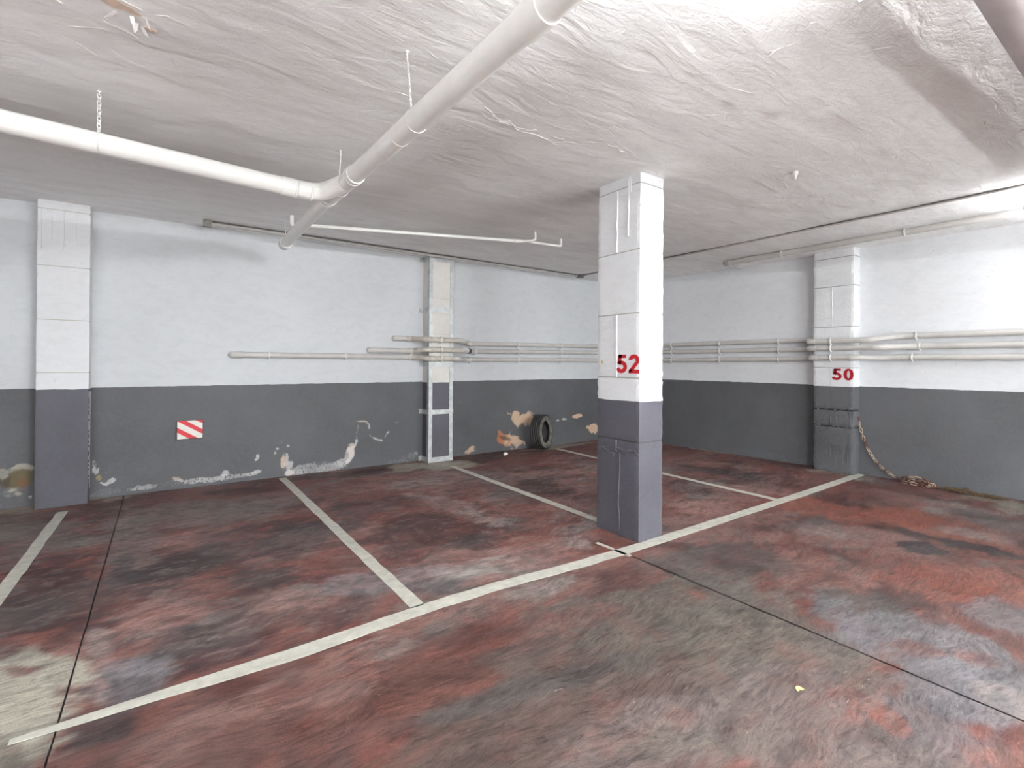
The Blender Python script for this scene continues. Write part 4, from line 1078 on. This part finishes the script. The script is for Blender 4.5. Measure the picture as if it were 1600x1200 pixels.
# hanger chains of the drain pipe
def link_pts(L, W, n=14):
    out = []
    for i in range(n):
        a = 2 * math.pi * i / n
        x = math.cos(a); y = math.sin(a)
        out.append((W / 2 * x, 0, (L - W) / 2 * (1 if y > 0 else -1) * (abs(y) > .2) * min(1, abs(y) * 1.6) + W / 2 * y))
    return out
def link_mesh(name, L, W, r, mat, n=14, k=6):
    mb = MB(); mb.torus([Vector(p) for p in link_pts(L, W, n)], r, k)
    me = bpy.data.meshes.new(name); me.from_pydata(mb.v, [], mb.f); me.polygons.foreach_set('use_smooth', mb.sm); me.materials.append(mat)
    return me
LM_W = link_mesh('link', .030, .019, .0032, M_CHAIN_WHITE)
LM_S = link_mesh('link', .021, .009, .0014, M_CHAIN_WHITE, 10, 5)
def hanger(label, x, y, ztop, zpipe, pr, chain, mesh, pitch, loop_axis, wire_to=None):
    t = thing('hanger_chain', label, 'chain', (x, y, ztop), 'hangers of the white drain pipe')
    c = ceil_z(x, y)
    mb = MB(); mb.tube([(x, y, c + .01), (x, y, c - .008)], .012, 12); mb.tube([(x, y, c - .006), (x, y, c - .022)], .005, 8); mb.build('ceiling_hook', M_CHAIN_WHITE, t)
    z = c - .020; i = 0
    end = Vector(wire_to) if wire_to else Vector((x, y, zpipe))
    start = Vector((x, y, z)); d = (end - start); Ln = d.length; d.normalize()
    if chain:
        n = int(Ln / pitch)
        for i in range(n + 1):
            o = bpy.data.objects.new('link', mesh); link(o, t)
            p = start + d * (pitch * (i + .4))
            o.location = p - t.location
            o.rotation_mode = 'QUATERNION'
            from mathutils import Quaternion
            q = Vector((0, 0, -1)).rotation_difference(d); o.rotation_quaternion = q @ Quaternion((0, 0, 1), math.radians(35 + 90 * (i % 2)))
    else:
        for s in (-1, 1):
            pts = [start + d * Ln * k / 12 + Vector((math.cos(k * 1.4 + s * 1.57), math.sin(k * 1.4 + s * 1.57), 0)) * .003 for k in range(13)]
            MB().tube(pts, .0022, 6).build('wire', M_CHAIN_WHITE, t)
    ax, pc = loop_axis
    MB().ring(pc, ax, pr, pr + .004, .007, 28).build('pipe_loop', M_CHAIN_WHITE, t)
hanger('white chain with round links holding the left branch of the drain pipe', -0.354, 3.85, HC, bz(-.354) + .06, .0628, True, LM_W, .0225, ((1, 0, 0), (-.354, 3.85, bz(-.354))))
hanger('thin white chain dropping to the middle of the thick drain pipe', 1.0, 2.39, HC, mz(2.39) + .058, .0588, True, LM_S, .0165, ((0, 1, 0), (MX, 2.39, mz(2.39))), (MX - .02, 2.40, mz(2.4) + .058))
hanger('twisted white wire tying up the drain pipe just past its side branch', 1.07, 3.83, HC, mz(3.83) + .06, .063, False, None, 0, ((0, 1, 0), (MX, 3.78, mz(3.78))), (MX, 3.80, mz(3.8) + .06))
hanger('twisted white wire holding the capped far end of the drain pipe', 1.06, 6.02, HC, 2.87, .0585, False, None, 0, ((0, 1, 0), (MX, 5.78, 2.807)), (MX - .01, 5.80, 2.866))

# ------------------------------------------------------------------ thin pipes and conduits on the ceiling
t = thing('ceiling_pipe', 'thin white pipe below the ceiling with two short risers at its right end', 'pipe', (2.4, 5.3, 3.0))
za = 3.0
MB().tube(fillet([(1.11, 5.86, HC + .005), (1.11, 5.86, za), (1.30, 5.70, za), (3.50, 4.925, za + .005)], .05, 6), .0205, 16).build('pipe', M_PVC_WHITE, t)
MB().tube([(3.46, 4.938, za + .005), (3.56, 4.902, za + .006)], .026, 16).build('coupling', M_CLIP, t)
mb = MB(); mb.tube([(3.54, 4.91, za + .006), (3.64, 4.86, za + .008)], .020, 14); mb.tube(fillet([(3.58, 4.885, za + .006), (3.66, 4.79, za + .008), (3.69, 4.78, za + .03)], .02, 4), .017, 14)
mb.build('tee_fitting', M_PVC_WHITE, t)
MB().tube([(3.685, 4.78, za + .02), (3.68, 4.776, HC + .005)], .0165, 14).build('riser', M_PVC_WHITE, t)
MB().tube(fillet([(3.62, 4.87, za + .006), (4.155, 4.845, za + .016), (4.155, 4.848, HC + .005)], .03, 6), .0165, 14).build('pipe', M_PVC_WHITE, t)

t = thing('ceiling_conduit', 'thin grey cable conduit along the ceiling edges with a small corner box', 'conduit', (3.0, 6.64, 3.09))
MB().tube([(.37, 6.652, HC - .024), (3.1, 6.650, HC - .024), (6.10, 6.645, HC - .022)], .021, 14).build('conduit_tube', M_CONDUIT, t)
MB().tube([(.40, 6.614, HC - .010), (6.10, 6.608, HC - .010)], .008, 10).build('cable', M_CONDUIT_DARK, t)
mb = MB(); mb.box(.315, .395, 6.61, 6.69, HC - .07, HC + .005); mb.build('end_box', simple('soiled_steel_box', (.22, .22, .19), .5, .3, .4), t)
mb = MB(); mb.box(6.09, 6.21, 6.58, 6.68, HC - .05, HC + .005); mb.build('corner_box', M_CONDUIT_DARK, t)
MB().tube([(6.155, 6.62, HC - .016), (6.178, 4.84, HC - .014), (6.205, .9, HC - .012), (6.215, -3, HC - .012)], .0125, 12).build('conduit_tube', M_CONDUIT, t)
MB().tube([(6.135, 6.6, HC - .008), (6.195, .9, HC - .006), (6.20, -3, HC - .006)], .0075, 8).build('cable', M_CONDUIT_DARK, t)

t = thing('ceiling_pipe', 'white pipe fixed to the ceiling beside the right wall, with a forked end', 'pipe', (7.07, 2.0, 3.06))
PX = 7.065; PZ = 3.066
MB().tube([(PX, 4.30, PZ), (PX, YB + .02, PZ)], .0385, 20).build('pipe', M_PVC_GREY, t)
MB().tube([(PX, 4.36, PZ), (PX, 4.345, PZ), (PX, 4.22, PZ)], [.030, .043, .043], 20).build('end_cap', M_PVC_GREY, t)
MB().tube([(PX, 4.02, PZ), (PX, 3.90, PZ)], .0435, 20).build('coupling', M_PVC_GREY, t)
MB().tube(fillet([(PX + .01, 4.22, PZ - .01), (PX + .30, 4.33, PZ - .005), (7.70, 4.44, HC - .03)], .1, 5), .019, 12).build('branch', M_PVC_GREY, t)
for y in (4.25, 3.48, 2.07, .6):
    mb = MB(); mb.ring((PX, y, PZ), (0, 1, 0), .0385, .0475, .020, 20); mb.box(PX - .008, PX + .008, y - .008, y + .008, PZ + .04, HC + .005); mb.build('pipe_clip', M_CLIP, t)

t = thing('pointed_lug', 'small white cone-shaped lug hanging from the ceiling right of the free-standing pillar', 'lug', (4.307, 2.012, HC))
c = ceil_z(4.307, 2.012)
MB().tube([(4.307, 2.012, c + .008), (4.307, 2.012, c - .012), (4.307, 2.012, c - .045), (4.307, 2.012, c - .068)], [.024, .024, .010, .002], 14).build('cone', M_CHAIN_WHITE, t)

# ------------------------------------------------------------------ striped board on the front wall
t = thing('warning_board', 'small red and white diagonally striped board on the grey wall', 'sign', (.215, 6.94, .685))
yb = 6.938
MB().poly([(.076, 6.9485, .571), (.346, 6.9485, .575), (.350, 6.9485, .799), (.079, 6.9485, .795)], (0, -1, 0), .0095).build('backing', M_BLACK, t)
def stripe(name, pts, mat): MB().poly([(x, yb + .001, z) for x, z in pts], (0, -1, 0), .002).build(name, mat, t)
stripe('white_stripe', [(.176, .794), (.268, .795), (.343, .757), (.343, .683)], M_WHITE_FOIL)
stripe('red_stripe', [(.091, .790), (.176, .794), (.343, .683), (.343, .628), (.098, .787)], M_RED_FOIL)
stripe('white_stripe', [(.091, .790), (.098, .787), (.343, .628), (.342, .584), (.297, .583), (.091, .717)], M_WHITE_FOIL)
stripe('red_stripe', [(.091, .717), (.297, .583), (.208, .582), (.091, .660)], M_RED_FOIL)
stripe('white_stripe', [(.091, .660), (.208, .582), (.092, .580)], M_WHITE_FOIL)
stripe('red_stripe', [(.268, .795), (.347, .7955), (.343, .757)], M_RED_FOIL)

# ------------------------------------------------------------------ tyre leaning on the wall
t = thing('tyre', 'worn black car tyre without rim leaning against the front wall', 'tyre', (5.33, 6.70, 0))
RT, WT = .305, .19
axis = Vector((.452, -.885, .0)).normalized()
axis = (axis + Vector((0, 0, .07))).normalized()
side = Vector((0, 0, 1)).cross(axis).normalized(); upv = axis.cross(side)
cen = Vector((5.33, 6.70, RT * .998))
def lathe(profile, n, name, mat, wob=0.0):
    vs = []; k = len(profile)
    for i in range(n):
        a = 2 * math.pi * i / n; d = side * math.cos(a) + upv * math.sin(a)
        for (r, h) in profile:
            vs.append(cen + d * r + axis * h)
    fs = [(i * k + j, ((i + 1) % n) * k + j, ((i + 1) % n) * k + j + 1, i * k + j + 1) for i in range(n) for j in range(k - 1)]
    mb = MB(); mb.add(vs, fs, True)
    return mb.build(name, mat, t)
h = WT / 2
tread = [(RT - .03, -h)]
for x0 in (-.075, -.035, .005, .045):
    tread += [(RT - .004 - abs(x0 + .015) * .06, x0 + .0), (RT - .004 - abs(x0 + .015) * .06, x0 + .028), (RT - .013 - abs(x0 + .015) * .06, x0 + .029), (RT - .013 - abs(x0 + .015) * .06, x0 + .039)]
tread += [(RT - .006, .085), (RT - .03, h)]
lathe(tread, 64, 'tread', M_RUBBER)
for s in (1, -1):
    prof = [(RT - .03, s * h), (RT - .055, s * (h + .008)), (RT - .085, s * (h + .006)), (RT - .088, s * (h + .011)), (RT - .10, s * (h + .008)), (RT - .115, s * (h - .008)), (RT - .122, s * (h - .02)), (RT - .116, s * (h - .03))]
    lathe(prof, 64, 'sidewall', M_RUBBER_PALE if s > 0 else M_RUBBER)
lathe([(RT - .116, h - .03), (RT - .07, h - .025), (RT - .035, h - .05), (RT - .022, 0), (RT - .035, -h + .05), (RT - .07, -h + .025), (RT - .116, -h + .03)], 64, 'inner_lining', M_RUBBER)

# ------------------------------------------------------------------ rusty chain on the right wall
t = thing('chain', 'rusty long-link chain hanging from the right pillar to a heap on the floor', 'chain', (7.78, 2.7, 0))
CL, CW, CR = .066, .030, .0055
LM_R = link_mesh('link', CL, CW, CR, M_RUST, 16, 6); LM_P = link_mesh('link', CL, CW, CR, M_RUST_PALE, 16, 6)
path = [Vector(p) for p in ((7.785, 2.80, .735), (7.80, 2.766, .60), (7.805, 2.735, .48), (7.805, 2.69, .36), (7.803, 2.615, .235), (7.80, 2.545, .15), (7.797, 2.472, .095), (7.79, 2.402, .055), (7.78, 2.33, .03), (7.765, 2.25, .075))]
# heap: coils laid over one another
for (x, y, z) in ((7.75, 2.18, .085), (7.74, 2.10, .10), (7.72, 2.02, .075), (7.69, 1.96, .03), (7.66, 2.00, .016), (7.66, 2.08, .02), (7.665, 2.17, .02), (7.68, 2.26, .018), (7.72, 2.29, .016), (7.75, 2.22, .02), (7.755, 2.13, .035), (7.745, 2.04, .05), (7.73, 1.97, .04), (7.72, 1.93, .014), (7.69, 1.92, .012), (7.68, 2.0, .05), (7.69, 2.1, .055), (7.70, 2.19, .05), (7.72, 2.24, .05), (7.77, 2.2, .015), (7.78, 2.1, .015), (7.775, 2.0, .015), (7.76, 1.93, .012)):
    path.append(Vector((x, y, z)))
Lc = [0]
for a, c in zip(path, path[1:]): Lc.append(Lc[-1] + (c - a).length)
def at_len(s):
    k = max(j for j in range(len(path) - 1) if Lc[j] <= s + 1e-9)
    return path[k].lerp(path[k + 1], min(1, (s - Lc[k]) / (Lc[k + 1] - Lc[k])))
pitch_c = CL - 2 * CR - .002; s = 0.0; i = 0
from mathutils import Quaternion
pale_run = {0, 1, 2, 3, 4, 7, 8, 9, 10, 12, 14, 15, 19, 20, 21, 25, 28, 30, 33, 36, 37, 40, 44}
while s + pitch_c < Lc[-1]:
    a = at_len(s); c = at_len(s + pitch_c); d = (c - a).normalized()
    o = bpy.data.objects.new('link', LM_P if i in pale_run else LM_R); link(o, t)
    o.location = (a + c) / 2 - t.location
    o.rotation_mode = 'QUATERNION'
    q = Vector((0, 0, 1)).rotation_difference(d)
    o.rotation_quaternion = q @ Quaternion((0, 0, 1), math.radians((20 if i % 2 else 110) + random.uniform(-14, 14)))
    s += pitch_c; i += 1
mb = MB(); mb.tube([(7.785, 2.802, .775), (7.785, 2.790, .775), (7.785, 2.785, .765), (7.785, 2.79, .745), (7.785, 2.80, .735)], .007, 8)
mb.tube([(7.785, 2.802, .78), (7.785, 2.796, .78)], .02, 10)
mb.build('wall_hook', M_RUST, t)

# brown dry strands beside the chain
mb = MB(); rr = random.Random(12)
for i in range(110):
    u = rr.random(); cx = 7.69 + rr.gauss(0, .045); cy = 1.84 - u * .5; L_ = rr.uniform(.05, .16); a = math.radians(95 + rr.gauss(0, 28))
    hh = (1 - u) * .02 + .008 + (.055 if .25 < u < .5 else .022) * rr.random()
    pts = []
    for k in range(5):
        q = k / 4 - .5
        pts.append((min(7.815, cx + math.cos(a) * L_ * q + rr.uniform(-.006, .006)), cy + math.sin(a) * L_ * q, max(.003, hh * (1 - 2 * abs(q) * rr.uniform(.4, 1)))))
    mb.tube(pts, rr.uniform(.0018, .0035), 5)
o = mb.build('dry_strands', M_STRAW)
tag(o, 'low heap of brown dry strands on the floor along the right wall past the chain', 'debris'); o['kind'] = 'stuff'

# ------------------------------------------------------------------ small litter on the floor
def lump(name, x, y, sx, sy, sz, mat, seed, label, cat):
    bm = bmesh.new(); bmesh.ops.create_icosphere(bm, subdivisions=2, radius=1)
    rr = random.Random(seed)
    for v in bm.verts:
        k = rr.uniform(.75, 1.12); v.co = Vector((v.co.x * sx * k, v.co.y * sy * k, max(-.75, v.co.z) * sz * k))
    lo = min(v.co.z for v in bm.verts)
    for v in bm.verts: v.co.z -= lo
    me = bpy.data.meshes.new(name); bm.to_mesh(me); bm.free(); me.materials.append(mat)
    o = bpy.data.objects.new(name, me); o.location = (x, y, 0); link(o); tag(o, label, cat)
lump('plaster_lump', 4.505, 6.60, .042, .03, .026, M_PLASTER, 1, 'small white plaster lump on the dark floor between braced pillar and tyre', 'rubble')
lump('dark_stone', 4.80, 6.69, .03, .02, .018, M_TAPE, 2, 'small dark stone on the floor between the white lump and the tyre', 'rubble')
vs = []; n = 12
for i in range(n + 1):
    a = math.radians(-70 + 250 * i / n); ro = .021; ri = .006 + .004 * math.sin(i)
    vs += [(2.396 + ro * math.cos(a), 1.09 + ro * .8 * math.sin(a), .004 + .006 * abs(math.sin(a))), (2.396 + ri * math.cos(a), 1.09 + ri * math.sin(a), .002)]
vs2 = [(x, y, z + .001) for x, y, z in vs]; k = len(vs)
fs = [(2 * i, 2 * i + 2, 2 * i + 3, 2 * i + 1) for i in range(n)]
mb = MB(); mb.add(vs + vs2, fs + [tuple(q + k for q in f)[::-1] for f in fs] + [(0, 1, k + 1, k), (2 * n + 1, 2 * n, 2 * n + k, 2 * n + 1 + k)] + [(2 * i + 2, 2 * i, 2 * i + k, 2 * i + 2 + k) for i in range(n)] + [(2 * i + 1, 2 * i + 3, 2 * i + 3 + k, 2 * i + 1 + k) for i in range(n)])
tag(mb.build('dry_leaf', M_LEAF), 'tiny curled yellow leaf on the open floor in the foreground', 'leaf')

# ------------------------------------------------------------------ fluorescent ceiling lamps and added fill lamps (all outside the frame)
LAMP_LABELS = ['twin fluorescent batten lamp hung just above the top edge of the view', 'twin fluorescent batten lamp hung beyond the right edge near the right wall',
               'bright twin fluorescent batten lamp hung behind the viewer', 'added fill lamp with two tubes on a stand, left of the viewer',
               'added fill lamp with two tubes on a stand, behind the viewer near the added rear opening', 'added fill lamp with two tubes on a stand, behind the viewer at the left']
for (x, y, L_, z, power), lab in zip(LAMPS, LAMP_LABELS):
    low = z < 2  # the low lamps are fill, added to brighten the ceiling
    t = thing('fill_lamp' if low else 'ceiling_lamp', lab, 'lamp', (x, y, 0 if low else HC), 'added fill lamps on stands' if low else 'fluorescent ceiling lamps')
    mb = MB(); mb.box(x - L_ / 2 - .03, x + L_ / 2 + .03, y - .014, y + .014, z - .012, z + .012); mb.build('housing', M_HOUSING, t)
    if low:
        MB().tube([(x, y, .30), (x, y, z - .012)], .014, 10).build('pole', M_STEEL, t)
        for k in range(3): MB().tube([(x, y, .34), (x + .36 * math.cos(k * 2.094), y + .36 * math.sin(k * 2.094), .012)], .011, 8).build('leg', M_STEEL, t)
    else:
        for s in (-1, 1): MB().tube([(x + s * L_ * .35, y, z + .012), (x + s * L_ * .35, y, HC + .01)], .005, 8).build('suspension_rod', M_STEEL, t)
    for s in (-1, 1): mb = MB(); mb.box(x + s * (L_ / 2 + .012) - .012, x + s * (L_ / 2 + .012) + .012, y - .06, y + .06, z - .016, z + .016); mb.build('tube_holder', M_HOUSING, t)
    tube_mat = tube_material(power)
    for s in (-1, 1): MB().tube([(x - L_ / 2, y + s * .04, z), (x + L_ / 2, y + s * .04, z)], .014, 12).build('tube', tube_mat, t)
